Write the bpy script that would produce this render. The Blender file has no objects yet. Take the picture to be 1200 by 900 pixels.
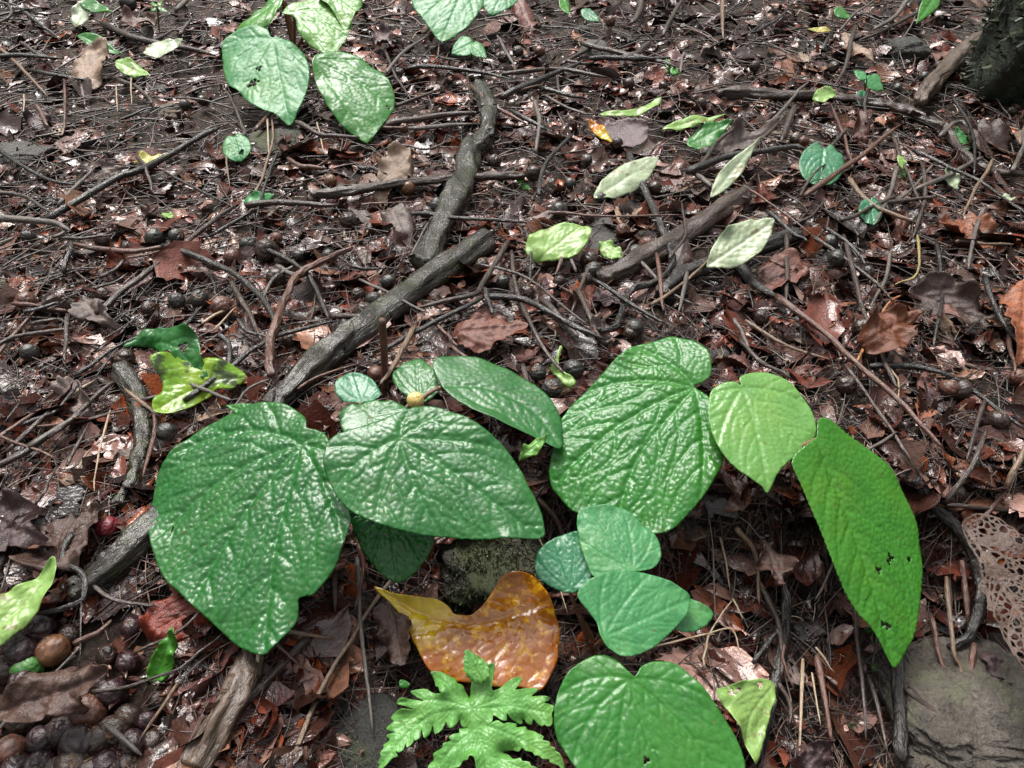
import bpy, math, random
import numpy as np
from mathutils import Vector
from mathutils.geometry import delaunay_2d_cdt

R = math.radians
rng = np.random.default_rng(7)
random.seed(7)
S = bpy.context.scene
COL = S.collection

# ------------------------------------------------------------------ camera, sky, sun, exposure
CAM_H, PITCH, FPX = 0.60, R(40.7), 907.0
cd = bpy.data.cameras.new('camera')
cam = bpy.data.objects.new('camera', cd)
COL.objects.link(cam)
cam.location = (0, 0, CAM_H)
cam.rotation_euler = (math.pi / 2 - PITCH, 0, 0)
cd.sensor_width = 36
cd.lens = FPX / 1200 * 36
cd.clip_start = 0.01
cd.clip_end = 500
S.camera = cam

w = bpy.data.worlds.new('World')
S.world = w
w.use_nodes = True
nt = w.node_tree
bg = nt.nodes['Background']
sky = nt.nodes.new('ShaderNodeTexSky')
sky.sky_type = 'NISHITA'
sky.sun_disc = False
sky.sun_elevation = R(62)
sky.sun_rotation = R(-25)
sky.air_density = 1.0
sky.dust_density = 4.0
hsv = nt.nodes.new('ShaderNodeHueSaturation')
hsv.inputs['Saturation'].default_value = 0.2
nt.links.new(sky.outputs[0], hsv.inputs['Color'])
# the woods all around dim the sky towards the horizon
tcw = nt.nodes.new('ShaderNodeTexCoord')
sxy = nt.nodes.new('ShaderNodeSeparateXYZ')
rmp = nt.nodes.new('ShaderNodeValToRGB')
rmp.color_ramp.elements[0].position = 0.12
rmp.color_ramp.elements[0].color = (0.10, 0.12, 0.09, 1)
rmp.color_ramp.elements[1].position = 0.95
rmp.color_ramp.elements[1].color = (1, 0.99, 0.97, 1)
em = rmp.color_ramp.elements.new(0.5)
em.color = (0.50, 0.49, 0.46, 1)
mlt = nt.nodes.new('ShaderNodeMix')
mlt.data_type = 'RGBA'
mlt.blend_type = 'MULTIPLY'
mlt.inputs[0].default_value = 1
nt.links.new(tcw.outputs['Generated'], sxy.inputs[0])
nt.links.new(sxy.outputs[2], rmp.inputs[0])
nt.links.new(hsv.outputs[0], mlt.inputs[6])
nt.links.new(rmp.outputs[0], mlt.inputs[7])
nt.links.new(mlt.outputs[2], bg.inputs['Color'])
bg.inputs['Strength'].default_value = 0.15

sd = bpy.data.lights.new('sun', 'SUN')
sun = bpy.data.objects.new('sun', sd)
COL.objects.link(sun)
sd.energy = 1.6
sd.angle = R(24)
sd.color = (1.0, 0.97, 0.93)
az = R(-25)
sel = R(62)
sdir = Vector((math.sin(az) * math.cos(sel), math.cos(az) * math.cos(sel), math.sin(sel)))
sun.rotation_euler = sdir.to_track_quat('Z', 'Y').to_euler()

S.view_settings.view_transform = 'Standard'
S.view_settings.look = 'None'
S.view_settings.exposure = 1.42
S.view_settings.gamma = 1
S.view_settings.use_curve_mapping = False
S.render.engine = 'CYCLES'
S.cycles.max_bounces = 6
S.cycles.diffuse_bounces = 3
S.cycles.glossy_bounces = 3
S.cycles.transparent_max_bounces = 6

# ------------------------------------------------------------------ numeric helpers
def hash2(ix, iy, seed):
    h = (ix.astype(np.int64) * 374761393 + iy.astype(np.int64) * 668265263 + seed * 974634777) & 0xffffffff
    h = ((h ^ (h >> 13)) * 1274126177) & 0xffffffff
    return ((h ^ (h >> 16)) & 0xffffff) / float(0xffffff)

def vnoise(x, y, seed=0):
    ix, iy = np.floor(x), np.floor(y)
    fx, fy = x - ix, y - iy
    fx, fy = fx * fx * (3 - 2 * fx), fy * fy * (3 - 2 * fy)
    a, b = hash2(ix, iy, seed), hash2(ix + 1, iy, seed)
    c, d = hash2(ix, iy + 1, seed), hash2(ix + 1, iy + 1, seed)
    return (a + (b - a) * fx) * (1 - fy) + (c + (d - c) * fx) * fy

def fbm(x, y, seed=0, octs=4):
    t, a, f, n = 0, 1.0, 1.0, 0
    for k in range(octs):
        t = t + a * (vnoise(x * f, y * f, seed + 17 * k) - 0.5)
        n += a
        a *= 0.5
        f *= 2.03
    return t / n

def worley(x, y, seed=0):
    ix, iy = np.floor(x), np.floor(y)
    f1 = np.full(x.shape, 9.0)
    f2 = np.full(x.shape, 9.0)
    for dx in (-1, 0, 1):
        for dy in (-1, 0, 1):
            cx, cy = ix + dx, iy + dy
            d = np.hypot(cx + hash2(cx, cy, seed) - x, cy + hash2(cx, cy, seed + 5) - y)
            n1 = np.minimum(f1, d)
            f2 = np.minimum(np.maximum(f1, d), f2)
            f1 = n1
    return f1, f2

def sstep(a, b, x):
    t = np.clip((x - a) / (b - a), 0, 1)
    return t * t * (3 - 2 * t)

def terrain(x, y):
    x, y = np.asarray(x, float), np.asarray(y, float)
    z = 0.030 * fbm(x * 4, y * 4, 3, 3) + 0.012 * fbm(x * 16, y * 16, 9, 2)
    z = z + 0.03 * sstep(1.2, 2.6, y)
    m = sstep(-0.26, -0.02, x + 0.1 * fbm(x * 9, y * 9, 4, 2))
    edge = 0.56 + 0.05 * fbm(x * 7, x * 0 + 2, 31, 2)
    z = z - 0.085 * m * sstep(edge, edge - 0.10, y)
    z = z - 0.03 * sstep(0.5, 0.3, y)
    return z

CP, SP = math.cos(PITCH), math.sin(PITCH)
FWD = np.array([0, CP, -SP])
UP = np.array([0, SP, CP])
CAMP = np.array([0, 0, CAM_H])

def rays(p):
    p = np.atleast_2d(np.asarray(p, float))
    a, b = (p[:, 0] - 600) / FPX, (450 - p[:, 1]) / FPX
    return np.stack([a, b * UP[1] + FWD[1], b * UP[2] + FWD[2]], 1)

def ground_pts(p, lift=0.0):
    d = rays(p)
    dz = np.minimum(d[:, 2], -0.05)
    z = np.zeros(len(d))
    for k in range(24):
        t = (z - CAM_H) / dz
        z = 0.6 * z + 0.4 * (terrain(d[:, 0] * t, d[:, 1] * t) + lift)
    t = (z - CAM_H) / dz
    q = d * t[:, None] + CAMP
    return q

def depth(q):
    return float(np.dot(np.asarray(q) - CAMP, FWD))

def mpp(q):
    return depth(q) / FPX

def project(q):
    v = np.asarray(q, float) - CAMP
    dd = v @ FWD
    return 600 + FPX * v[0] / dd, 450 - FPX * (v @ UP) / dd

def catmull(P, n=8, closed=False):
    P = np.asarray(P, float)
    N = len(P)
    out = []
    segs = N if closed else N - 1
    for i in range(segs):
        if closed:
            a, b, c, d = P[(i - 1) % N], P[i], P[(i + 1) % N], P[(i + 2) % N]
        else:
            a, b, c, d = P[max(i - 1, 0)], P[i], P[i + 1], P[min(i + 2, N - 1)]
        for k in range(n):
            t = k / n
            out.append(0.5 * ((2 * b) + (c - a) * t + (2 * a - 5 * b + 4 * c - d) * t * t + (3 * b - a - 3 * c + d) * t ** 3))
    if not closed:
        out.append(P[-1])
    return np.array(out)

def resample(P, step, closed=False):
    if closed:
        P = np.vstack([P, P[:1]])
    L = np.concatenate([[0], np.cumsum(np.linalg.norm(np.diff(P, axis=0), axis=1))])
    n = max(3, int(L[-1] / step))
    s = np.linspace(0, L[-1], n + 1)
    Q = np.stack([np.interp(s, L, P[:, k]) for k in range(P.shape[1])], 1)
    return Q[:-1] if closed else Q

def inside(pts, poly):
    a, b = poly, np.roll(poly, -1, 0)
    out = np.zeros(len(pts), bool)
    dy = b[:, 1] - a[:, 1]
    dy = np.where(np.abs(dy) < 1e-12, 1e-12, dy)
    sl = (b[:, 0] - a[:, 0]) / dy
    for k in range(0, len(pts), 4000):
        x, y = pts[k:k + 4000, 0][:, None], pts[k:k + 4000, 1][:, None]
        c = ((a[None, :, 1] > y) != (b[None, :, 1] > y)) & (x < sl[None] * (y - a[None, :, 1]) + a[None, :, 0])
        out[k:k + 4000] = c.sum(1) % 2 == 1
    return out

def seg_dist(pts, segs):
    if len(segs) == 0:
        return np.full(len(pts), 9.0)
    segs = np.asarray(segs)
    a, ab = segs[:, 0], segs[:, 1] - segs[:, 0]
    den = (ab ** 2).sum(1) + 1e-12
    best = np.empty(len(pts))
    for k in range(0, len(pts), 3000):
        p = pts[k:k + 3000]
        dx, dy = p[:, 0][:, None] - a[None, :, 0], p[:, 1][:, None] - a[None, :, 1]
        t = np.clip((dx * ab[None, :, 0] + dy * ab[None, :, 1]) / den[None], 0, 1)
        best[k:k + 3000] = np.sqrt(((dx - t * ab[None, :, 0]) ** 2 + (dy - t * ab[None, :, 1]) ** 2).min(1))
    return best

# ------------------------------------------------------------------ object helpers
WLOC = {}

def tag(o, label=None, cat=None, group=None, kind=None):
    if label: o['label'] = label
    if cat: o['category'] = cat
    if group: o['group'] = group
    if kind: o['kind'] = kind
    return o

def new_mesh(name, V, F, mat, smooth=True, attrs=None, cols=None):
    me = bpy.data.meshes.new(name)
    if isinstance(F, np.ndarray):
        V = np.asarray(V, np.float32)
        nf, w_ = F.shape
        me.vertices.add(len(V)); me.vertices.foreach_set('co', V.ravel())
        me.loops.add(nf * w_); me.loops.foreach_set('vertex_index', F.ravel().astype(np.int32))
        me.polygons.add(nf)
        me.polygons.foreach_set('loop_start', np.arange(0, nf * w_, w_, dtype=np.int32))
        me.update(calc_edges=True)
    else:
        me.from_pydata(np.asarray(V, float).tolist(), [], [list(map(int, f)) for f in F])
    if smooth:
        me.polygons.foreach_set('use_smooth', [True] * len(me.polygons))
    for k, a in (attrs or {}).items():
        a = np.asarray(a, np.float32)
        if a.ndim == 1:
            at = me.attributes.new(k, 'FLOAT', 'POINT')
            at.data.foreach_set('value', a)
        else:
            at = me.attributes.new(k, 'FLOAT_VECTOR', 'POINT')
            at.data.foreach_set('vector', a.ravel())
    if cols is not None:
        at = me.attributes.new('tint', 'FLOAT_COLOR', 'POINT')
        c = np.ones((len(V), 4), np.float32)
        c[:, :3] = cols
        at.data.foreach_set('color', c.ravel())
    if mat: me.materials.append(mat)
    me.update()
    return me

def obj(name, V, F, mat, parent=None, pivot=None, smooth=True, attrs=None, cols=None):
    """one mesh object; V in world coordinates"""
    V = np.asarray(V, float)
    pv = np.asarray(pivot if pivot is not None else V.mean(0), float)
    o = bpy.data.objects.new(name, new_mesh(name, V - pv, F, mat, smooth, attrs, cols))
    COL.objects.link(o)
    WLOC[o.name] = pv
    if parent is not None:
        o.parent = parent
        o.location = pv - WLOC[parent.name]
    else:
        o.location = pv
    return o

def empty(name, loc, label, cat, group=None):
    o = bpy.data.objects.new(name, None)
    COL.objects.link(o)
    o.empty_display_size = 0.02
    o.location = loc
    WLOC[o.name] = np.asarray(loc, float)
    return tag(o, label, cat, group)

# ------------------------------------------------------------------ materials
class NT:
    def __init__(s, name):
        s.m = bpy.data.materials.new(name)
        s.m.use_nodes = True
        s.t = s.m.node_tree
        s.p = s.t.nodes['Principled BSDF']
        s.out = s.t.nodes['Material Output']
    def n(s, typ, **kw):
        nd = s.t.nodes.new('ShaderNode' + typ)
        for k, v in kw.items():
            if k.startswith('_'): setattr(nd, k[1:], v)
            else: nd.inputs[k.replace('__', ' ')].default_value = v
        return nd
    def l(s, a, b):
        s.t.links.new(a, b)
    def mixc(s, f, a, b, mode='MIX'):
        nd = s.t.nodes.new('ShaderNodeMix')
        nd.data_type = 'RGBA'
        nd.blend_type = mode
        for i, v in ((0, f), (6, a), (7, b)):
            if hasattr(v, 'links'): s.l(v, nd.inputs[i])
            elif i == 0: nd.inputs[0].default_value = v
            else: nd.inputs[i].default_value = (*v, 1)
        return nd.outputs[2]
    def ramp(s, f, stops):
        nd = s.t.nodes.new('ShaderNodeValToRGB')
        e = nd.color_ramp.elements
        while len(e) < len(stops): e.new(0.5)
        for el, (p, c) in zip(e, stops):
            el.position = p
            el.color = (c, c, c, 1) if not hasattr(c, '__len__') else (*c, 1)
        s.l(f, nd.inputs[0])
        return nd.outputs[0]
    def math(s, op, a, b=0.0, c=None):
        nd = s.t.nodes.new('ShaderNodeMath')
        nd.operation = op
        for i, v in enumerate((a, b, c)):
            if v is None: continue
            if hasattr(v, 'links'): s.l(v, nd.inputs[i])
            else: nd.inputs[i].default_value = v
        return nd.outputs[0]
    def coords(s, scale=1.0):
        g = s.n('TexCoord')
        oi = s.n('ObjectInfo')
        mp = s.n('VectorMath', _operation='ADD')
        sc = s.n('VectorMath', _operation='SCALE')
        cmb = s.n('CombineXYZ')
        s.l(oi.outputs['Random'], cmb.inputs[0])
        s.l(oi.outputs['Random'], cmb.inputs[1])
        s.l(cmb.outputs[0], sc.inputs[0])
        sc.inputs['Scale'].default_value = 7.3
        s.l(g.outputs['Object'], mp.inputs[0])
        s.l(sc.outputs[0], mp.inputs[1])
        return mp.outputs[0]
    def noise(s, vec, scale, detail=4, rough=0.55, out=0):
        nd = s.n('TexNoise', Scale=scale, Detail=detail, Roughness=rough)
        s.l(vec, nd.inputs['Vector'])
        return nd.outputs[out]
    def bump(s, h, dist, strength=1.0, prev=None):
        b = s.n('Bump', Distance=dist, Strength=strength)
        s.l(h, b.inputs['Height'])
        if prev is not None: s.l(prev, b.inputs['Normal'])
        return b.outputs[0]

def green_mat(name, dark, mid, vein, rough=0.3, trans=0.18, drops=0.25, blotch=None, cellamt=0.5, spec=0.42, soft=0.08, yellowing=0.45):
    s = NT(name)
    co = s.coords()
    va = s.n('Attribute', _attribute_name='vein').outputs['Fac']
    ce = s.n('Attribute', _attribute_name='cell').outputs['Fac']
    nz = s.noise(co, 35, 5)
    f = s.math('MULTIPLY_ADD', ce, cellamt, s.math('MULTIPLY', s.math('SUBTRACT', nz, 0.25), 1.1))
    c = s.mixc(f, dark, mid)
    yl = s.noise(co, 13, 4, 0.6)
    c = s.mixc(s.math('MULTIPLY', s.ramp(yl, [(0.45, 0), (0.75, 1)]), yellowing), c, (mid[0] * 2.4 + 0.01, mid[1] * 1.25, mid[2] * 0.8))
    fine = s.noise(co, 420, 3)
    c = s.mixc(s.math('MULTIPLY', s.ramp(fine, [(0.42, 0), (0.7, 1)]), 0.22), c, tuple(min(1, v * 1.7 + 0.01) for v in mid))
    if blotch:
        bz = s.noise(co, blotch[1], 4, 0.6)
        c = s.mixc(s.ramp(bz, [(blotch[2], 0), (blotch[2] + soft, 1)]), c, blotch[0])
    if name.startswith('orange'):
        al = s.n('Attribute', _attribute_name='along').outputs['Fac']
        ac = s.n('Attribute', _attribute_name='across').outputs['Fac']
        yf = s.math('ADD', s.math('SUBTRACT', al, s.math('MULTIPLY', ac, 0.55)), s.math('MULTIPLY', s.math('SUBTRACT', s.noise(co, 30, 5, 0.65), 0.5), 1.0))
        c = s.mixc(s.ramp(yf, [(0.38, 0), (0.74, 1)]), c, (0.48, 0.35, 0.010))
    # scattered small blemishes
    sp = s.n('TexVoronoi', Scale=95.0)
    s.l(co, sp.inputs['Vector'])
    big = s.noise(co, 60, 2)
    spot = s.math('MULTIPLY', s.ramp(sp.outputs['Distance'], [(0.08, 1), (0.2, 0)]), s.ramp(big, [(0.52, 0), (0.60, 1)]))
    c = s.mixc(s.math('MULTIPLY', spot, 0.6), c, (0.10, 0.07, 0.025))
    c = s.mixc(s.math('MULTIPLY', va, 0.38), c, vein)
    s.l(c, s.p.inputs['Base Color'])
    rz = s.noise(co, 55, 3)
    s.l(s.math('MULTIPLY_ADD', s.math('SUBTRACT', rz, 0.5), 0.35, rough), s.p.inputs['Roughness'])
    s.p.inputs['Specular IOR Level'].default_value = spec
    b = s.bump(fine, 0.0005, 0.25)
    vz = s.n('TexVoronoi', Scale=330.0, _feature='F1')
    s.l(co, vz.inputs['Vector'])
    b = s.bump(vz.outputs['Distance'], 0.0008, 0.10, b)
    dv = s.n('TexVoronoi', Scale=210.0, _feature='F1')
    s.l(co, dv.inputs['Vector'])
    sel = s.n('SeparateColor')
    s.l(dv.outputs['Color'], sel.inputs[0])
    drop = s.math('MULTIPLY', s.ramp(dv.outputs['Distance'], [(0.12, 1), (0.36, 0)]), s.ramp(sel.outputs[0], [(0.90, 0), (0.91, 1)]))
    b = s.bump(drop, 0.0011, drops, b)
    s.l(b, s.p.inputs['Normal'])
    tr = s.n('BsdfTranslucent')
    s.l(s.mixc(0.5, c, (0.25, 0.5, 0.04)), tr.inputs['Color'])
    mx = s.n('MixShader', Fac=trans)
    s.l(s.p.outputs[0], mx.inputs[1])
    s.l(tr.outputs[0], mx.inputs[2])
    s.l(mx.outputs[0], s.out.inputs['Surface'])
    return s.m

def dead_mat(name, c0, c1, c2, rough=0.32, veinc=None):
    s = NT(name)
    co = s.coords()
    va = s.n('Attribute', _attribute_name='vein').outputs['Fac']
    tc = s.n('TexCoord').outputs['Object']
    oi = s.n('ObjectInfo').outputs['Random']
    hs = 1.0 if not name.endswith('_flat') else 22.0
    nz = s.noise(co, 3.2 * hs, 6, 0.62)
    c = s.mixc(s.ramp(nz, [(0.33, 0), (0.62, 1)]), c0, c1)
    nz2 = s.noise(co, 9 * hs, 6, 0.7)
    c = s.mixc(s.math('MULTIPLY', s.ramp(nz2, [(0.52, 0), (0.72, 1)]), 0.75), c, c2)
    dk = s.noise(co, 24 * hs, 3, 0.6)
    c = s.mixc(s.math('MULTIPLY', s.ramp(dk, [(0.55, 0), (0.7, 1)]), 0.6), c, tuple(v * 0.25 for v in c0))
    c = s.mixc(s.math('MULTIPLY', va, 0.5), c, veinc or tuple(v * 1.35 + 0.015 for v in c1))
    br = s.math('MULTIPLY_ADD', oi, 0.7, 0.65)
    vm = s.n('VectorMath', _operation='SCALE')
    s.l(c, vm.inputs[0])
    s.l(br, vm.inputs['Scale'])
    s.l(vm.outputs[0], s.p.inputs['Base Color'])
    s.l(s.math('MULTIPLY_ADD', s.math('SUBTRACT', nz2, 0.5), 0.9, rough + 0.06), s.p.inputs['Roughness'])
    s.p.inputs['Specular IOR Level'].default_value = 0.4
    b = s.bump(va, 0.0012, 0.4)
    b = s.bump(s.noise(co, 26 * hs, 5, 0.65), 0.002, 0.55, b)
    s.l(b, s.p.inputs['Normal'])
    return s.m

def bark_mat(name, c0, c1, c2=None, rough=0.42, moss=None):
    s = NT(name)
    ta = s.n('Attribute', _attribute_name='tubeco').outputs['Vector']
    oi = s.n('ObjectInfo')
    ad = s.n('VectorMath', _operation='ADD')
    cmb = s.n('CombineXYZ')
    s.l(s.math('MULTIPLY', oi.outputs['Random'], 5.0), cmb.inputs[2])
    s.l(ta, ad.inputs[0]); s.l(cmb.outputs[0], ad.inputs[1])
    v = ad.outputs[0]
    nz = s.noise(v, 620, 5, 0.65)
    lo = s.noise(v, 130, 5, 0.65)
    c = s.mixc(s.ramp(lo, [(0.36, 0), (0.64, 1)]), c0, c1)
    c = s.mixc(s.math('MULTIPLY', s.ramp(nz, [(0.54, 0), (0.72, 1)]), 0.6), c, c2 or tuple(x * 1.8 + 0.01 for x in c1))
    c = s.mixc(s.math('MULTIPLY', s.ramp(nz, [(0.3, 1), (0.42, 0)]), 0.8), c, tuple(x * 0.3 for x in c0))
    if moss:
        mz = s.noise(s.n('TexCoord').outputs['Object'], 45, 5, 0.65)
        c = s.mixc(s.math('MULTIPLY', s.ramp(mz, [(0.5, 0), (0.62, 1)]), 0.8), c, moss)
    s.l(c, s.p.inputs['Base Color'])
    s.l(s.math('MULTIPLY_ADD', s.math('SUBTRACT', lo, 0.5), 0.5, rough), s.p.inputs['Roughness'])
    s.p.inputs['Specular IOR Level'].default_value = 0.5
    ck = s.n('TexVoronoi', Scale=210.0, _feature='DISTANCE_TO_EDGE')
    s.l(v, ck.inputs['Vector'])
    crack = s.ramp(ck.outputs['Distance'], [(0.0, 0), (0.10, 1)])
    b = s.bump(nz, 0.0015, 0.6)
    b = s.bump(lo, 0.005, 0.7, b)
    b = s.bump(crack, 0.0014, 0.3, b)
    s.l(b, s.p.inputs['Normal'])
    return s.m

def tint_mat(name, rough=0.35, bscale=500):
    s = NT(name)
    a = s.n('Attribute', _attribute_name='tint').outputs['Color']
    co = s.n('TexCoord').outputs['Object']
    nz = s.noise(co, bscale * 0.5, 4, 0.6)
    c = s.mixc(s.ramp(nz, [(0.35, 0), (0.7, 1)]), a, (0.5, 0.5, 0.5), 'MULTIPLY')
    s.l(c, s.p.inputs['Base Color'])
    s.l(s.math('MULTIPLY_ADD', s.math('SUBTRACT', nz, 0.5), 0.6, rough), s.p.inputs['Roughness'])
    s.l(s.bump(s.noise(co, bscale, 3), 0.002, 0.5), s.p.inputs['Normal'])
    return s.m

def stone_mat(name, c0, c1, moss=None, rough=0.5, mth=0.5):
    s = NT(name)
    co = s.coords()
    nz = s.noise(co, 28, 7, 0.65)
    c = s.mixc(s.ramp(nz, [(0.35, 0), (0.65, 1)]), c0, c1)
    fn = s.noise(co, 230, 5, 0.7)
    c = s.mixc(s.ramp(fn, [(0.4, 0.6), (0.65, 0)]), c, tuple(x * 0.35 for x in c0))
    if moss:
        mz = s.noise(co, 22, 6, 0.7)
        c = s.mixc(s.ramp(mz, [(mth - 0.06, 0), (mth + 0.08, 1)]), c, moss)
    s.l(c, s.p.inputs['Base Color'])
    s.l(s.math('MULTIPLY_ADD', s.math('SUBTRACT', nz, 0.5), 0.6, rough), s.p.inputs['Roughness'])
    b = s.bump(nz, 0.016, 0.9)
    b = s.bump(fn, 0.005, 0.9, b)
    s.l(b, s.p.inputs['Normal'])
    return s.m

def ground_mat():
    s = NT('wet_soil')
    co = s.n('TexCoord').outputs['Object']
    nz = s.noise(co, 14, 8, 0.65)
    fn = s.noise(co, 130, 6, 0.7)
    c = s.mixc(s.ramp(nz, [(0.35, 0), (0.65, 1)]), (0.020, 0.012, 0.008), (0.052, 0.032, 0.022))
    c = s.mixc(s.ramp(fn, [(0.5, 0), (0.66, 1)]), c, (0.085, 0.055, 0.042))
    c = s.mixc(s.ramp(s.noise(co, 320, 3), [(0.3, 1), (0.44, 0)]), c, (0.010, 0.007, 0.006))
    s.l(c, s.p.inputs['Base Color'])
    s.l(s.ramp(fn, [(0.3, 0.28), (0.6, 0.8)]), s.p.inputs['Roughness'])
    s.p.inputs['Specular IOR Level'].default_value = 0.25
    b = s.bump(fn, 0.008, 0.9)
    b = s.bump(s.noise(co, 420, 4, 0.7), 0.003, 0.9, b)
    s.l(b, s.p.inputs['Normal'])
    return s.m

G = {
 'deep': green_mat('deep_green_leaf', (0.0045, 0.050, 0.009), (0.015, 0.110, 0.019), (0.025, 0.140, 0.027), 0.34, 0.10, spec=0.42, yellowing=0.25),
 'fresh': green_mat('fresh_green_leaf', (0.008, 0.074, 0.009), (0.026, 0.155, 0.018), (0.045, 0.19, 0.034), 0.34, 0.16, spec=0.40, yellowing=0.3),
 'bright': green_mat('bright_green_leaf', (0.020, 0.120, 0.008), (0.044, 0.20, 0.016), (0.07, 0.25, 0.035), 0.33, 0.22, spec=0.5),
 'light': green_mat('light_green_leaf', (0.070, 0.20, 0.035), (0.12, 0.28, 0.060), (0.14, 0.31, 0.08), 0.36, 0.22, spec=0.5, yellowing=0.25),
 'teal': green_mat('bluish_green_leaf', (0.010, 0.085, 0.045), (0.035, 0.165, 0.075), (0.05, 0.22, 0.10), 0.36, 0.12),
 'mint': green_mat('matt_mint_leaf', (0.020, 0.130, 0.042), (0.050, 0.195, 0.066), (0.08, 0.25, 0.10), 0.40, 0.13, spec=0.32),
 'fern': green_mat('fern_leaf', (0.065, 0.22, 0.038), (0.125, 0.32, 0.075), (0.16, 0.37, 0.11), 0.38, 0.25, yellowing=0.2),
 'lime': green_mat('lime_fallen_leaf', (0.13, 0.25, 0.06), (0.21, 0.34, 0.09), (0.29, 0.38, 0.16), 0.36, 0.18, yellowing=0.1, blotch=((0.13, 0.13, 0.035), 60, 0.58)),
 'pale': green_mat('pale_fallen_leaf', (0.20, 0.26, 0.15), (0.29, 0.34, 0.22), (0.36, 0.39, 0.28), 0.38, 0.12, yellowing=0.0, blotch=((0.16, 0.15, 0.07), 60, 0.57)),
 'yellow': green_mat('yellow_fallen_leaf', (0.26, 0.25, 0.05), (0.36, 0.34, 0.09), (0.42, 0.38, 0.18), 0.4, 0.15, blotch=((0.16, 0.08, 0.02), 60, 0.6)),
 'mottled': green_mat('mottled_lime_leaf', (0.08, 0.19, 0.010), (0.15, 0.30, 0.016), (0.10, 0.14, 0.03), 0.26, 0.2, blotch=((0.035, 0.055, 0.016), 38, 0.52)),
 'autumn': green_mat('orange_dying_leaf', (0.15, 0.040, 0.004), (0.29, 0.100, 0.006), (0.38, 0.19, 0.04), 0.17, 0.1, drops=0.3, blotch=((0.50, 0.25, 0.010), 95, 0.52), soft=0.12, spec=0.5),
}
D = {
 'reddish-brown': dead_mat('dead_leaf_reddish', (0.060, 0.020, 0.014), (0.110, 0.040, 0.027), (0.20, 0.095, 0.07)),
 'dark brown': dead_mat('dead_leaf_dark', (0.026, 0.014, 0.011), (0.055, 0.030, 0.023), (0.10, 0.062, 0.05), 0.27),
 'greyish': dead_mat('dead_leaf_grey', (0.070, 0.048, 0.042), (0.125, 0.093, 0.082), (0.21, 0.165, 0.15), 0.36),
 'purplish': dead_mat('dead_leaf_purple', (0.040, 0.021, 0.022), (0.070, 0.040, 0.041), (0.14, 0.097, 0.097), 0.28),
 'tan': dead_mat('dead_leaf_tan', (0.13, 0.080, 0.052), (0.23, 0.155, 0.105), (0.32, 0.235, 0.17), 0.4),
 'rusty orange': dead_mat('dead_leaf_rust', (0.085, 0.024, 0.010), (0.165, 0.050, 0.020), (0.21, 0.095, 0.05), 0.28),
 'deep red': dead_mat('dead_leaf_red', (0.060, 0.009, 0.005), (0.11, 0.018, 0.009), (0.05, 0.012, 0.008), 0.2),
}
DFLAT = {
 'reddish-brown': dead_mat('dead_leaf_reddish_flat', (0.060, 0.020, 0.014), (0.110, 0.040, 0.027), (0.20, 0.095, 0.07)),
 'dark brown': dead_mat('dead_leaf_dark_flat', (0.026, 0.014, 0.011), (0.055, 0.030, 0.023), (0.10, 0.062, 0.05), 0.27),
 'greyish': dead_mat('dead_leaf_grey_flat', (0.070, 0.048, 0.042), (0.125, 0.093, 0.082), (0.21, 0.165, 0.15), 0.36),
 'purplish': dead_mat('dead_leaf_purple_flat', (0.040, 0.021, 0.022), (0.070, 0.040, 0.041), (0.14, 0.097, 0.097), 0.28),
 'tan': dead_mat('dead_leaf_tan_flat', (0.13, 0.080, 0.052), (0.23, 0.155, 0.105), (0.32, 0.235, 0.17), 0.4),
 'rusty orange': dead_mat('dead_leaf_rust_flat', (0.085, 0.024, 0.010), (0.165, 0.050, 0.020), (0.21, 0.095, 0.05), 0.28),
 'deep red': dead_mat('dead_leaf_red_flat', (0.060, 0.009, 0.005), (0.11, 0.018, 0.009), (0.05, 0.012, 0.008), 0.2),
}
DFLAT['lace'] = dead_mat('dead_leaf_lace_flat', (0.040, 0.023, 0.017), (0.075, 0.048, 0.036), (0.12, 0.085, 0.066), 0.36, (0.11, 0.072, 0.055))
D['lace'] = DFLAT['lace']
B = {
 'black': bark_mat('black_bark', (0.008, 0.007, 0.006), (0.022, 0.018, 0.016), (0.06, 0.052, 0.046), 0.27),
 'dark brown': bark_mat('dark_bark', (0.022, 0.014, 0.011), (0.052, 0.034, 0.026), (0.12, 0.09, 0.072), 0.32),
 'grey': bark_mat('grey_bark', (0.055, 0.046, 0.040), (0.11, 0.094, 0.080), (0.2, 0.175, 0.155), 0.42),
 'reddish': bark_mat('red_bark', (0.050, 0.022, 0.015), (0.11, 0.050, 0.034), (0.20, 0.115, 0.085), 0.34),
 'tan': bark_mat('tan_bark', (0.075, 0.046, 0.028), (0.17, 0.112, 0.072), (0.29, 0.21, 0.145), 0.42),
 'cream': bark_mat('cream_root', (0.20, 0.14, 0.085), (0.36, 0.28, 0.19), (0.46, 0.38, 0.28), 0.45),
 'orange': bark_mat('orange_stalk', (0.22, 0.09, 0.03), (0.32, 0.14, 0.05), None, 0.4),
 'yellow': bark_mat('yellow_stalk', (0.17, 0.13, 0.045), (0.24, 0.19, 0.075), None, 0.4),
 'green': bark_mat('green_stalk', (0.055, 0.11, 0.03), (0.11, 0.16, 0.055), None, 0.4),
 'petiole': bark_mat('reddish_petiole', (0.12, 0.065, 0.035), (0.20, 0.105, 0.06), (0.2, 0.15, 0.07), 0.4),
 'brown': bark_mat('brown_bark', (0.040, 0.026, 0.018), (0.098, 0.066, 0.046), (0.21, 0.15, 0.105), 0.36),
 'mossy': bark_mat('mossy_bark', (0.012, 0.010, 0.008), (0.030, 0.025, 0.020), (0.10, 0.085, 0.07), 0.24, (0.028, 0.032, 0.012)),
}

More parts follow.
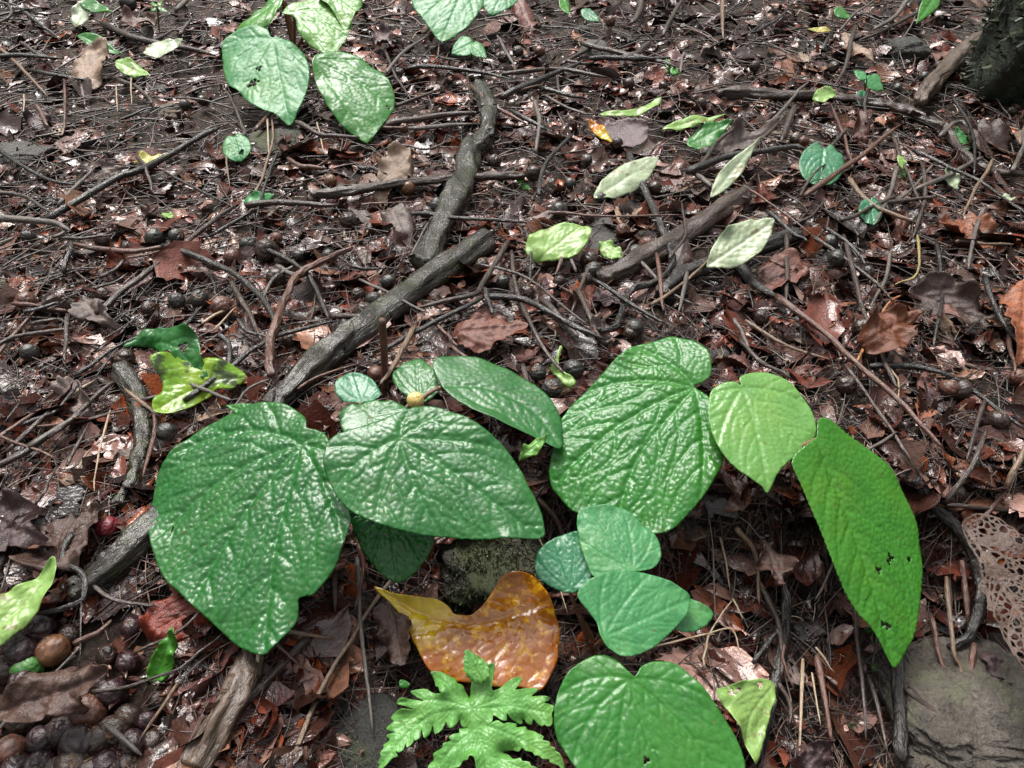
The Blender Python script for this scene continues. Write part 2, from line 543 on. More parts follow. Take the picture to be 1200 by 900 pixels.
# ------------------------------------------------------------------ geometry makers
def tube_geo(P, rad, sides=8, seed=0, rough=0.12, cap=True, ridge=0.0):
    """P: n x 3 path, rad: n radii -> verts, faces, tubeco"""
    P = np.asarray(P, float)
    n = len(P)
    rad = np.broadcast_to(np.asarray(rad, float), (n,))
    T = np.gradient(P, axis=0)
    T /= np.linalg.norm(T, axis=1)[:, None] + 1e-12
    ref = np.array([0.13, 0.2, 1.0]) if abs(T[0][2]) < 0.8 else np.array([1.0, 0.1, 0.2])
    V, TC = [], []
    L = np.concatenate([[0], np.cumsum(np.linalg.norm(np.diff(P, axis=0), axis=1))])
    a = np.arange(sides) * 2 * math.pi / sides
    Np = None
    for i in range(n):
        if Np is None:
            N = ref - T[i] * (ref @ T[i])
        else:
            N = Np - T[i] * (Np @ T[i])
        N /= np.linalg.norm(N) + 1e-12
        Np = N
        Bn = np.cross(T[i], N)
        k = 1 + rough * (2 * vnoise(np.cos(a) * 1.3 + 20 + seed, np.sin(a) * 1.3 + L[i] / (rad[i] * 3 + 1e-5), seed) - 1) \
              + rough * 0.8 * (2 * vnoise(np.array([L[i] / (rad.mean() * 5 + 1e-5)]), np.array([3.3]), seed + 4) - 1)
        if ridge:
            k = k + 0.5 * ridge * (2 * vnoise(np.cos(a) * 11 + 30, np.sin(a) * 11 + L[i] / (rad[i] * 1.2), seed + 18) - 1)
            k = k + ridge * (2 * vnoise(np.cos(a) * 5 + 30 + seed, np.sin(a) * 5 + L[i] / (rad[i] * 7), seed + 8) - 1)
        r = rad[i] * k
        V.append(P[i] + np.outer(np.cos(a) * r, N) + np.outer(np.sin(a) * r, Bn))
        TC.append(np.stack([np.cos(a) * rad[i], np.sin(a) * rad[i], np.full(sides, L[i] * 0.22)], 1))
    V = np.vstack(V)
    TC = np.vstack(TC)
    F = []
    for i in range(n - 1):
        for j in range(sides):
            j2 = (j + 1) % sides
            F.append((i * sides + j, i * sides + j2, (i + 1) * sides + j2, (i + 1) * sides + j))
    if cap:
        F.append(tuple(range(sides))[::-1])
        F.append(tuple((n - 1) * sides + j for j in range(sides)))
    return V, F, TC

def px_path(pts, lift=0.0, r_px=4, n=6, wob=0.0, seed=0, floor=True):
    q = catmull(np.asarray(pts, float), n)
    if wob:
        t = np.arange(len(q))
        e = wob * np.stack([vnoise(t * 0.5, t * 0 + 1, seed) + 1.2 * vnoise(t * 0.17, t * 0 + 3, seed) - 1.1, vnoise(t * 0.5, t * 0 + 7, seed + 3) + 1.2 * vnoise(t * 0.17, t * 0 + 5, seed) - 1.1], 1)
        q = q + e
    W = ground_pts(q)
    if floor:
        # a stick bridges hollows: smooth heights, keep above ground
        z = W[:, 2].copy()
        lin = np.linspace(z[0], z[-1], len(z))
        z = np.maximum(0.35 * z + 0.65 * np.maximum(lin, z), z)
        W[:, 2] = z
    m = np.array([mpp(p) for p in W])
    W[:, 2] += lift + 0.007 + m * r_px * 0.7
    return W, m

def stick(name, pts, r_px, mat, lift=0.003, r_end=None, sides=8, wob=2.0, seed=None, rough=0.2, parent=None, n=6, ridge=0.0):
    seed = seed if seed is not None else rng.integers(9999)
    W, m = px_path(pts, lift, r_px, n, wob, int(seed))
    re = r_end if r_end is not None else r_px * 0.6
    r = np.linspace(r_px, re, len(W)) * m
    if r_px < 8:
        r[-1] *= 0.4; r[-2] *= 0.8; r[0] *= 0.7
    else:
        # splintered broken ends
        W[0] += (W[0] - W[1]) * 0.2; r[0] *= 0.72; r[-1] *= 0.8
    V, F, TC = tube_geo(W, r, sides, int(seed), rough, True, ridge)
    return obj(name, V, F, B[mat], parent, pivot=W[len(W) // 2], attrs={'tubeco': TC})

LACE = {'on': False}

def leaf_blade(name, outline, base, tip, z, nrm, mat, parent=None, veins='palmate', cup=0.0, droop=0.0, bull=1.0,
               holes=(), sp=2.0, serr=0.0, via=(), cell=0.008, fold=0.0, wave=0.004, seed=1, smooth_n=6, world_base=None, npal=3, thick=0.0005, ragged=0.014, prims=()):
    d = rays([base])[0]
    nrm = np.asarray(nrm, float)
    nrm = nrm / np.linalg.norm(nrm)
    P0 = CAMP + d * ((z - CAM_H) / d[2])
    def toplane(px):
        dd = rays(px)
        t = ((P0 - CAMP) @ nrm) / (dd @ nrm)
        return CAMP + dd * t[:, None]
    T = toplane([tip])[0]
    L = np.linalg.norm(T - P0)
    U = (T - P0) / L
    Vx = np.cross(nrm, U)
    def loc(px):
        q = toplane(px) - P0
        return np.stack([q @ U, q @ Vx], 1)
    m = mpp(P0)
    step = sp * m
    O = loc(catmull(np.asarray(outline, float), smooth_n, True)) if smooth_n > 1 else loc(np.asarray(outline, float))
    O = resample(O, step, True)
    if ragged:
        cO = O.mean(0)
        rv = O - cO
        rl = np.linalg.norm(rv, axis=1)[:, None] + 1e-9
        e_ = fbm(O[:, 0] / (L * 0.11) + seed, O[:, 1] / (L * 0.11), seed + 5, 3)[:, None]
        O = O + rv / rl * (np.minimum(e_, 0.12) * ragged * L)
    if serr:
        ctr = O.mean(0)
        k = np.arange(len(O))
        tooth = (k % 4) / 4.0
        dirv = (O - ctr) / (np.linalg.norm(O - ctr, axis=1)[:, None] + 1e-9)
        O = O + dirv * (serr * tooth)[:, None]
    mn, mx = O.min(0), O.max(0)
    gx, gy = np.meshgrid(np.arange(mn[0], mx[0], step), np.arange(mn[1], mx[1], step * 0.866))
    gx = gx + (np.arange(gx.shape[0]) % 2)[:, None] * step * 0.5
    Pn = np.stack([gx.ravel(), gy.ravel()], 1)
    Pn = Pn[inside(Pn, O)]
    from_edge = seg_dist(Pn, np.stack([O, np.roll(O, -1, 0)], 1)) if len(Pn) else np.zeros(0)
    Pn = Pn[from_edge > 0.55 * step]
    allp = np.vstack([O, Pn])
    nO = len(O)
    res = delaunay_2d_cdt([Vector(p) for p in allp.tolist()], [(i, (i + 1) % nO) for i in range(nO)], [], 1, 1e-7, False)
    XY = np.array([tuple(v) for v in res[0]])
    F = [tuple(f) for f in res[2]]
    cen = np.array([XY[list(f)].mean(0) for f in F])
    keep = inside(cen, O)
    for (hx, hy, hr) in holes:
        h = loc([(hx, hy)])[0]
        a = np.arctan2(cen[:, 1] - h[1], cen[:, 0] - h[0])
        keep &= np.hypot(*(cen - h).T) > hr * m * (0.8 + 0.35 * np.sin(3 * a + hx))
    # veins
    mid = catmull(loc([base] + list(via) + [tip]), 8)
    prim = [mid] + [catmull(loc(pp), 6) for pp in prims]
    if veins == 'palmate':
        for sg in (-1, 1):
            for ang in ([38, 78, 122] if npal == 3 else [42, 90])[:npal]:
                a = R(ang) * sg
                p = np.zeros(2)
                line = [p.copy()]
                for k in range(60):
                    a2 = a * (1 - 0.018 * k)
                    p = p + np.array([math.cos(a2), math.sin(a2)]) * L * 0.025
                    if not inside(p[None], O)[0]:
                        break
                    line.append(p.copy())
                if len(line) > 4: prim.append(np.array(line))
    pseg = [np.stack([q[:-1], q[1:]], 1) for q in prim]
    PS = np.vstack(pseg)
    sec = []
    gap = L * 0.05 if prims else L * (0.15 if veins == 'palmate' else 0.10)
    for qi, q in enumerate(prim):
        q2 = resample(q, gap)
        oth = np.vstack([s_ for k, s_ in enumerate(pseg) if k != qi]) if len(pseg) > 1 else np.zeros((0, 2, 2))
        for i in range(1, len(q2) - 1):
            tg = q2[i + 1] - q2[i]
            ta = math.atan2(tg[1], tg[0])
            for sg in (-1, 1):
                p = q2[i] + tg * (0.25 if sg > 0 else -0.1)
                line = [p.copy()]
                a0 = ta + sg * R(50 + 8 * math.sin(i * 2.1 + sg))
                for k in range(50):
                    a = a0 - sg * 0.034 * k + 0.10 * math.sin(k * 0.9 + i * 1.7 + sg)
                    p = p + np.array([math.cos(a), math.sin(a)]) * L * 0.02
                    if not inside(p[None], O)[0] or (len(oth) and seg_dist(p[None], oth)[0] < L * 0.018):
                        break
                    line.append(p.copy())
                if len(line) > 2: sec.append(np.array(line))
    SS = np.vstack([np.stack([q[:-1], q[1:]], 1) for q in sec]) if sec else np.zeros((0, 2, 2))
    d1 = seg_dist(XY, PS)
    d2 = seg_dist(XY, SS)
    wob = 0.35 * cell * np.stack([fbm(XY[:, 0] / cell * 0.7, XY[:, 1] / cell * 0.7, 5, 2), fbm(XY[:, 0] / cell * 0.7, XY[:, 1] / cell * 0.7, 8, 2)], 1)
    f1, f2 = worley((XY[:, 0] + wob[:, 0]) / cell + 50, (XY[:, 1] + wob[:, 1]) / cell + 50, seed)
    cl = np.clip((f2 - f1) * 1.6, 0, 1)
    if LACE['on']:
        ci = np.array([list(f) for f in F])
        nz_ = fbm(XY[:, 0] / (L * 0.16), XY[:, 1] / (L * 0.16), 71, 3)
        de_ = seg_dist(XY, np.stack([O, np.roll(O, -1, 0)], 1))
        keep &= ~((cl[ci].mean(1) > 0.42) & (d1[ci].mean(1) > L * 0.010) & (d2[ci].mean(1) > L * 0.006) & (de_[ci].mean(1) > L * 0.012) & (nz_[ci].mean(1) > -0.22))
    F = [f for f, k in zip(F, keep) if k]
    w1, w2 = L * 0.011, L * 0.008
    puff = 1 - np.exp(-cl * 2.2)
    sp_ = np.clip(np.minimum(d2, d1) / (L * 0.035), 0, 1)
    H = 0.58 * bull * (-0.0026 * np.exp(-(d1 / (w1 * 1.9)) ** 2) - (0.0011 if veins == 'palmate' else 0.0008) * np.exp(-(d2 / (w2 * 1.6)) ** 2) + 0.0014 * puff + (0.0009 if veins == 'palmate' else 0.0008) * sp_ * (2 - sp_))
    H = H + 0.0004 * bull * fbm(XY[:, 0] / cell * 2.5, XY[:, 1] / cell * 2.5, seed + 2, 2)
    un, vn = XY[:, 0] / L, XY[:, 1] / L
    rr = np.hypot(un, vn)
    de = seg_dist(XY, np.stack([O, np.roll(O, -1, 0)], 1))
    edge = np.exp(-de / (L * 0.10))
    H = H * (1 - 0.5 * np.exp(-de / (L * 0.02)))
    H = H + (0.5 if parent is not None else 1.0) * cup * L * vn ** 2 - (0.6 if parent is not None else 1.0) * droop * L * np.maximum(un, -0.3) ** 2 * np.sign(un + 1e-6) ** 2
    H = H + fold * np.abs(XY[:, 1])
    H = H + wave * edge * 2 * fbm(XY[:, 0] / (L * 0.25) + seed, XY[:, 1] / (L * 0.25), seed + 11, 2)
    H = H - H[np.argmin(rr)]
    W = P0 + np.outer(XY[:, 0], U) + np.outer(XY[:, 1], Vx) + np.outer(H, nrm)
    vein = np.clip(np.exp(-(d1 / w1) ** 2) * (1 - 0.5 * np.clip(un, 0, 1)) + 0.65 * np.exp(-(d2 / (w2 * 0.8)) ** 2) + 0.22 * np.exp(-(cl / 0.12) ** 2) * (bull > 0.4), 0, 1)
    o = obj(name, W, F, mat, parent, pivot=P0, attrs={'vein': vein, 'cell': puff, 'along': np.clip(un, 0, 1), 'across': vn})
    if thick:
        md = o.modifiers.new('thickness', 'SOLIDIFY')
        md.thickness = thick
        md.offset = -1
    return o, P0

def petiole(P0, foot, r, mat='petiole', parent=None, sag=0.0, arch=0.3, name='petiole', side=(0, 0, 0)):
    P0, foot = np.asarray(P0, float), np.asarray(foot, float)
    mid = P0 * (1 - arch) + foot * arch
    mid = mid + np.array([0, 0, sag]) + np.asarray(side)
    W = catmull([P0 - np.array([0, 0, r * 0.8]), mid, foot], 7)
    V, F, TC = tube_geo(W, np.linspace(r, r * 1.25, len(W)), 7, 3, 0.06)
    return obj(name, V, F, B[mat], parent, pivot=P0, attrs={'tubeco': TC})

def leaf_outline(base, tip, width, shape='ovate', n=14):
    """outline in pixel space from base, tip and full width"""
    b, t = np.asarray(base, float), np.asarray(tip, float)
    d = t - b
    s = np.array([-d[1], d[0]]) / (np.linalg.norm(d) + 1e-9)
    u = np.linspace(0, 1, n)
    if shape == 'ovate': pr = np.sin(math.pi * u ** 0.72) ** 0.9
    elif shape == 'elliptic': pr = np.sin(math.pi * u) ** 0.75
    elif shape == 'lance': pr = np.sin(math.pi * u ** 0.8) ** 1.25
    elif shape == 'round': pr = np.sqrt(np.clip(1 - (2 * u - 1) ** 2, 0, 1))
    elif shape == 'heart': pr = np.sqrt(np.clip(1 - (2 * u ** 0.75 - 1) ** 2, 0, 1))
    up = [b + d * uu + s * p * width / 2 * (1 + 0.06 * math.sin(5 * uu + b[0])) for uu, p in zip(u, pr)]
    dn = [b + d * uu - s * p * width / 2 * (1 + 0.06 * math.sin(4 * uu + b[1] + 2)) for uu, p in zip(u, pr)]
    if shape == 'heart':
        up[0] = b + d * 0.04
        dn[0] = up[0]
        up.insert(1, b - d * 0.07 + s * width * 0.16)
        dn.insert(1, b - d * 0.07 - s * width * 0.16)
    return up + dn[-2:0:-1]

# ------------------------------------------------------------------ ground
def build_ground():
    near = np.concatenate([np.linspace(0.10, 0.75, 330), np.linspace(0.753, 2.9, 330)[0:]])
    far = 2.9 + np.geomspace(0.02, 60, 34)
    back = -np.geomspace(20, 0.02, 22) + 0.09
    Y = np.concatenate([back, near, far])
    s0 = np.linspace(-1.0, 1.0, 440)
    sf = 1.0 + np.geomspace(0.02, 24, 26)
    Sx = np.concatenate([-sf[::-1], s0, sf])
    X = Sx[None, :] * np.maximum(Y, 0.1)[:, None] * 0.62 + Sx[None, :] * 0.40
    YY = np.repeat(Y[:, None], len(Sx), 1)
    Z = terrain(X, YY)
    fade = sstep(5, 2.5, np.hypot(X, YY))
    lump = np.clip(fbm(X * 55, YY * 55, 41, 4), -1, 1)
    f1, f2 = worley(X * 75, YY * 75, 12)
    Z = Z + fade * (0.010 * lump + 0.003 * (0.5 - f1) + 0.003 * fbm(X * 260, YY * 260, 77, 2))
    V = np.stack([X.ravel(), YY.ravel(), Z.ravel()], 1)
    nx = len(Sx)
    F = [(j * nx + i, j * nx + i + 1, (j + 1) * nx + i + 1, (j + 1) * nx + i) for j in range(len(Y) - 1) for i in range(nx - 1)]
    me = new_mesh('ground', V, F, ground_mat())
    o = bpy.data.objects.new('ground', me)
    COL.objects.link(o)
    tag(o, 'dark wet forest soil under the leaf litter', 'ground', kind='structure')

build_ground()

# ------------------------------------------------------------------ stuff nobody could count
PAL = np.array([(0.105, 0.036, 0.024), (0.150, 0.056, 0.038), (0.050, 0.025, 0.019), (0.028, 0.015, 0.011), (0.120, 0.080, 0.068),
                (0.170, 0.120, 0.104), (0.078, 0.041, 0.038), (0.190, 0.112, 0.074), (0.175, 0.056, 0.023), (0.060, 0.029, 0.022), (0.24, 0.170, 0.146),
                (0.02, 0.012, 0.010), (0.085, 0.030, 0.020), (0.130, 0.042, 0.026)])

def scatter_px(n, x0=-260, x1=1460, y0=-70, y1=980):
    return np.stack([rng.uniform(x0, x1, n), rng.uniform(y0, y1, n)], 1)

def build_litter():
    VV, FF, CC = [], [], []
    base = 0
    for (n, mean, lo_px, mx, k) in ((40000, 0.0078, 4.5, 0.026, 4), (14000, 0.023, 13.0, 0.060, 7), (3800, 0.042, 29.0, 0.095, 9)):
        P = scatter_px(n)
        Q = ground_pts(P)
        dens = fbm(Q[:, 0] * 6, Q[:, 1] * 6, 55, 3)
        keep = ~((dens < -0.13) & (rng.random(n) < (0.45 if k == 4 else 0.9)))
        keep &= ~((P[:, 1] > 600) & (P[:, 0] > 380) & (rng.random(n) < np.where((P[:, 0] > 780) & (P[:, 0] < 1100), 0.85, 0.5)))
        keep &= ~((P[:, 1] > 725) & (P[:, 0] < 200) & (rng.random(n) < (0.8 if k == 4 else 1.0)))
        keep &= ~((P[:, 1] > 640) & (P[:, 0] > 380) & (P[:, 0] < 680) & (k == 9))
        keep &= ~((P[:, 0] > 515) & (P[:, 0] < 650) & (P[:, 1] > 600) & (P[:, 1] < 735))
        keep &= ~((P[:, 0] > 1040) & (P[:, 0] < 1230) & (P[:, 1] > 745) & (rng.random(n) < 0.93))
        P, Q = P[keep], Q[keep]
        n = len(P)
        mp = ((Q - CAMP) @ FWD) / FPX
        ln = np.clip(np.maximum(rng.gamma(2.4, mean / 2.4, n), lo_px * mp), 0, mx)
        wd = ln * rng.uniform(0.22, 0.75, n)
        nv = {4: 3, 7: 5, 9: 7}[k]
        u = np.linspace(-0.5, 0.5, k)[None, :, None]
        v = np.linspace(-1, 1, nv)[None, None, :]
        prof = np.sqrt(np.clip(1.02 - (2 * np.abs(u)) ** rng.uniform(1.3, 3.5, (n, 1, 1)), 0.01, 1))
        prof = prof * rng.uniform(0.72, 1.25, (n, k, 1))
        W = wd[:, None, None] / 2
        x = np.broadcast_to(u * ln[:, None, None], (n, k, nv)) + rng.normal(0, 0.04, (n, k, nv)) * ln[:, None, None]
        y = v * prof * W + rng.normal(0, 0.10, (n, k, nv)) * W
        z = rng.uniform(-1.1, 1.1, (n, 1, 1)) * u ** 2 * ln[:, None, None] + rng.normal(0, 0.5, (n, 1, 1)) * y + rng.uniform(-0.9, 0.9, (n, 1, 1)) * np.abs(v) ** 1.6 * prof * W + rng.normal(0, 0.07, (n, k, nv)) * W
        t = rng.normal(0, 0.36, (n, 1, 1))
        x, z = x * np.cos(t) - z * np.sin(t), x * np.sin(t) + z * np.cos(t)
        a = rng.uniform(0, 2 * math.pi, (n, 1, 1))
        x, y = x * np.cos(a) - y * np.sin(a), x * np.sin(a) + y * np.cos(a)
        z = z * (1.0 if k < 9 else 0.6) + (0.005 if k < 9 else 0.008) + np.abs(rng.normal(0, 0.005, (n, 1, 1)))
        V = np.stack([x, y, z], -1) + Q[:, None, None, :]
        VV.append(V.reshape(-1, 3))
        i0 = (np.arange(n) * k * nv)[:, None, None] + (np.arange(k - 1) * nv)[None, :, None] + np.arange(nv - 1)[None, None, :]
        F = np.stack([i0, i0 + 1, i0 + nv + 1, i0 + nv], -1).reshape(-1, 4) + base
        FF.append(F)
        tone = np.clip(0.95 + 1.5 * fbm(Q[:, 0] * 7, Q[:, 1] * 7, 91, 3), 0.35, 1.5)[:, None]
        c = PAL[rng.integers(len(PAL), size=n)] * rng.uniform(0.45, 1.35, (n, 1)) * tone * np.array([[1.04, 0.82, 0.76]])
        CC.append(np.repeat(c, k * nv, 0))
        base += n * k * nv
    me = new_mesh('leaf_litter', np.vstack(VV), np.vstack(FF), tint_mat('litter_fragments', 0.22, 260), True, cols=np.vstack(CC))
    o = bpy.data.objects.new('leaf_litter', me)
    COL.objects.link(o)
    tag(o, 'brown and grey crumbled dead leaf fragments covering the soil', 'leaf litter', kind='stuff')

build_litter()

def build_strands(name, n, label, cat, pal, rmul, lrange, matname, arch=0.004, rough=0.42, bend=0.2):
    P = scatter_px(n)
    P = P[~((P[:, 1] > 715) & (P[:, 0] < 215) & (rng.random(n) < 0.93))]
    P = P[~((P[:, 1] > 620) & (P[:, 0] > 780) & (rng.random(len(P)) < 0.45))]
    P = P[~((P[:, 0] > 520) & (P[:, 0] < 640) & (P[:, 1] > 610) & (P[:, 1] < 730))]
    n = len(P)
    Q = ground_pts(P)
    mp = ((Q - CAMP) @ FWD) / FPX
    ln = np.minimum(rng.uniform(*lrange, n) * (0.5 + mp / 0.0012), 0.16)
    a = np.where(rng.random(n) < 0.5, rng.normal(0.8, 0.8, n), rng.uniform(0, math.pi, n))
    k, sd_ = 7, 4
    ang = a[:, None] + np.cumsum(rng.normal(0, bend, (n, k)), 1)
    xy = np.cumsum(np.stack([np.cos(ang), np.sin(ang)], -1) * (ln / k)[:, None, None], 1)
    xy = xy - xy.mean(1, keepdims=True) + Q[:, None, :2]
    z = terrain(xy[..., 0], xy[..., 1])
    lin = z[:, :1] + (z[:, -1:] - z[:, :1]) * np.linspace(0, 1, k)[None]
    z = np.maximum(z, lin) + 0.005 + 0.015 * rng.random((n, 1)) + arch * rng.random((n, 1)) * np.sin(np.linspace(0, math.pi, k))[None]
    W = np.concatenate([xy, z[..., None]], -1)
    T = np.gradient(W, axis=1)
    T /= np.linalg.norm(T, axis=-1, keepdims=True) + 1e-12
    Nn = np.cross(T, np.array([0, 0, 1.0])); Nn /= np.linalg.norm(Nn, axis=-1, keepdims=True) + 1e-12
    Bn = np.cross(Nn, T)
    r = (rmul * rng.uniform(0.5, 1.6, n) * np.maximum(mp, 0.0006))[:, None] * np.linspace(1, 0.5, k)[None] * rng.uniform(0.8, 1.2, (n, k))
    al = np.arange(sd_) * 2 * math.pi / sd_
    V = W[:, :, None, :] + r[..., None, None] * (np.cos(al)[None, None, :, None] * Nn[:, :, None] + np.sin(al)[None, None, :, None] * Bn[:, :, None])
    i0 = (np.arange(n) * k * sd_)[:, None, None] + (np.arange(k - 1) * sd_)[None, :, None]
    j0, j1 = np.arange(sd_)[None, None], ((np.arange(sd_) + 1) % sd_)[None, None]
    F = np.stack([i0 + j0, i0 + j1, i0 + sd_ + j1, i0 + sd_ + j0], -1).reshape(-1, 4)
    c = np.array(pal)[rng.integers(len(pal), size=n)] * rng.uniform(0.65, 1.3, (n, 1))
    me = new_mesh(name, V.reshape(-1, 3), F, tint_mat(matname, rough), True, cols=np.repeat(c, k * sd_, 0))
    o = bpy.data.objects.new(name, me)
    COL.objects.link(o)
    tag(o, label, cat, kind='stuff')

build_strands('twig_litter', 12500, 'thin dark needle-like twigs strewn through the leaf litter', 'twig litter',
              [(0.03, 0.02, 0.016), (0.05, 0.034, 0.026), (0.085, 0.062, 0.05), (0.09, 0.04, 0.028), (0.02, 0.016, 0.014), (0.14, 0.105, 0.085), (0.02, 0.016, 0.014)], 0.8, (0.02, 0.11), 'thin_twigs', bend=0.13)
build_strands('fine_rootlets', 1300, 'short pale hair roots squiggling over the bare soil', 'rootlets',
              [(0.30, 0.22, 0.15), (0.42, 0.34, 0.25), (0.22, 0.14, 0.09)], 0.5, (0.01, 0.035), 'pale_rootlets', bend=0.35)

# ------------------------------------------------------------------ automatic labels for repeats
AUTO = []
LANDMARKS = []

def auto(o, noun, adjs, cat, group, px):
    o['category'] = cat
    o['group'] = group
    AUTO.append((o, noun, list(adjs), px))

def mark(px, py, words):
    LANDMARKS.append((px, py, words))

ORD = ['nearest', 'second-nearest', 'third-nearest', 'fourth-nearest', 'fifth-nearest', 'sixth-nearest', 'seventh-nearest', 'eighth-nearest']

def finish_labels():
    cells = {}
    for o, noun, adjs, (x, y) in AUTO:
        best = min(LANDMARKS, key=lambda m: math.hypot(m[0] - x, (m[1] - y) * 1.25))
        dx, dy = x - best[0], y - best[1]
        dist = math.hypot(dx, dy)
        if abs(dx) > abs(dy): rel = 'right of' if dx > 0 else 'left of'
        else: rel = 'below' if dy > 0 else 'above'
        key = (noun, tuple(adjs), rel, best[2])
        cells.setdefault(key, []).append((dist, o))
    for (noun, adjs, rel, lm), L in cells.items():
        L.sort(key=lambda t: t[0])
        body = ' '.join(list(adjs) + [noun])
        while len((body + rel + lm).split()) > 13: body = body.split(' ', 1)[1]
        for k, (d, o) in enumerate(L):
            if len(L) == 1: o['label'] = f'{body} {rel} {lm}'
            else: o['label'] = f'{ORD[min(k, 7)]} {body} {rel} {lm}'

# ------------------------------------------------------------------ stones and the mossy boulder
def stone(name, px, w_px, h_px, mat, label, cat='stone', high=0.5, seed=1, sink=0.3, rot=0.0, res=1, rugged=1.0):
    q = ground_pts([px])[0]
    m = mpp(q)
    rx, ry = w_px * m / 2, h_px * m / 2 * 1.35
    rz = min(rx, ry) * high
    n1, n2 = 28 * res, 44 * res
    th = np.linspace(0.02, math.pi - 0.02, n1)
    ph = np.arange(n2) * 2 * math.pi / n2
    T, Pp = np.meshgrid(th, ph, indexing='ij')
    d = np.stack([np.sin(T) * np.cos(Pp), np.sin(T) * np.sin(Pp), np.cos(T)], -1)
    k = 1 + 0.22 * fbm(d[..., 0] * 1.3 + seed * 3, d[..., 1] * 1.3 + d[..., 2] * 1.7, seed, 3) * 2 + 0.10 * fbm(d[..., 0] * 5 + seed, d[..., 1] * 5 + d[..., 2] * 4, seed + 9, 3)
    k = 1 + (k - 1) * rugged + (0.16 * (rugged - 1) * 2 * fbm(d[..., 0] * 4 + seed, d[..., 1] * 4 + d[..., 2] * 6, seed + 14, 3) + 0.10 * rugged * fbm(d[..., 0] * 16 + seed, d[..., 1] * 16 + d[..., 2] * 18, seed + 4, 4) if res > 1 else 0)
    e = np.abs(d) ** 0.75 * np.sign(d)
    p = e * k[..., None] * np.array([rx, ry, rz])
    c, s_ = math.cos(rot), math.sin(rot)
    p = np.stack([p[..., 0] * c - p[..., 1] * s_, p[..., 0] * s_ + p[..., 1] * c, p[..., 2]], -1)
    V = p.reshape(-1, 3) + q + np.array([0, 0, rz * (1 - 2 * sink) * 0.5])
    F = [(i * n2 + j, (i + 1) * n2 + j, (i + 1) * n2 + (j + 1) % n2, i * n2 + (j + 1) % n2) for i in range(n1 - 1) for j in range(n2)]
    F.append(tuple(range(n2))); F.append(tuple((n1 - 1) * n2 + j for j in range(n2))[::-1])
    o = obj(name, V, F, mat, None, pivot=q)
    tag(o, label, cat)
    mark(px[0], px[1], 'the ' + label.split(' beside')[0].split(' under')[0].split(' at ')[0].split(' in ')[0].split(' near')[0])
    return o

M_grey = stone_mat('grey_stone', (0.060, 0.053, 0.047), (0.105, 0.095, 0.085))
M_dark = stone_mat('dark_stone', (0.020, 0.020, 0.018), (0.045, 0.043, 0.038), (0.030, 0.036, 0.016), 0.4, 0.56)
M_moss = stone_mat('mossy_stone', (0.030, 0.026, 0.020), (0.058, 0.050, 0.038), (0.050, 0.060, 0.018), 0.6, 0.47)
M_wet = stone_mat('wet_grey_rock', (0.058, 0.048, 0.038), (0.175, 0.150, 0.126), (0.12, 0.115, 0.075), 0.32, 0.57)
M_tan = stone_mat('tan_pebble', (0.12, 0.09, 0.065), (0.20, 0.15, 0.11))
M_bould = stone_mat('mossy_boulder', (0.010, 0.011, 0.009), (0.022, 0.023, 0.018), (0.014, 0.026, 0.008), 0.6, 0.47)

stone('stone', (22, 186), 80, 40, M_grey, 'flat grey stone at the end of a twig', seed=3, high=0.45)
stone('stone', (697, 66), 40, 38, M_grey, 'rounded grey stone near the top of the slope', seed=5, high=0.6)
stone('stone', (1063, 64), 44, 32, M_dark, 'dark mossy stone beside the brown broken log', seed=8, high=0.7)
stone('stone', (325, 170), 62, 50, M_moss, 'mossy stone beside the little round leaf', seed=11, high=0.35)
stone('stone', (200, 134), 28, 26, M_tan, 'small brown pebble in bare soil', 'pebble', seed=13, high=0.6)
stone('stone', (229, 168), 16, 12, M_tan, 'tiny tan pebble near the small yellow leaf', 'pebble', seed=14, high=0.6)
stone('stone', (192, 108), 26, 14, M_grey, 'narrow greyish pebble under the dark twig', 'pebble', seed=15, high=0.6)
stone('stone', (215, 123), 13, 11, M_dark, 'tiny black pebble next to the brown pebble', 'pebble', seed=16, high=0.7)
stone('stone', (702, 280), 52, 70, M_grey, 'upright grey slab stone between two fallen leaves', seed=17, high=0.45)
moss_stone = stone('stone', (578, 655), 120, 110, M_moss, 'big mossy stone behind the orange and yellow leaf', seed=19, high=0.55, sink=0.25, res=2)
stone('stone', (772, 535), 60, 30, M_moss, 'mossy stone hidden under the large puckered leaf', seed=20, high=0.3)
stone('stone', (405, 868), 120, 80, M_dark, 'dark smooth stone at the foot of the fern', seed=23, high=0.35)
stone('stone', (1130, 845), 200, 135, M_wet, 'large wet grey rock under the lacy skeleton leaf', seed=26, high=0.42, sink=0.2, res=3, rugged=1.3)
stone('stone', (8, 455), 46, 110, M_dark, 'dark gravelly stone at the left edge', seed=29, high=0.3)
stone('stone', (6, 345), 36, 40, M_moss, 'small lichen-grey stone at the left edge', seed=31, high=0.4)
stone('stone', (838, 415), 34, 28, M_grey, 'small grey stone beside the large puckered leaf', seed=33, high=0.5)
stone('stone', (282, 405), 44, 40, M_dark, 'dark stone beside the mottled lime leaf', seed=35, high=0.4)
stone('stone', (843, 118 - 80), 12, 10, M_grey, 'tiny grey pebble at the top of the slope', 'pebble', seed=37, high=0.7)
stone('stone', (683, 38), 18, 13, M_grey, 'small shiny grey pebble above the rounded grey stone', 'pebble', seed=38, high=0.7)

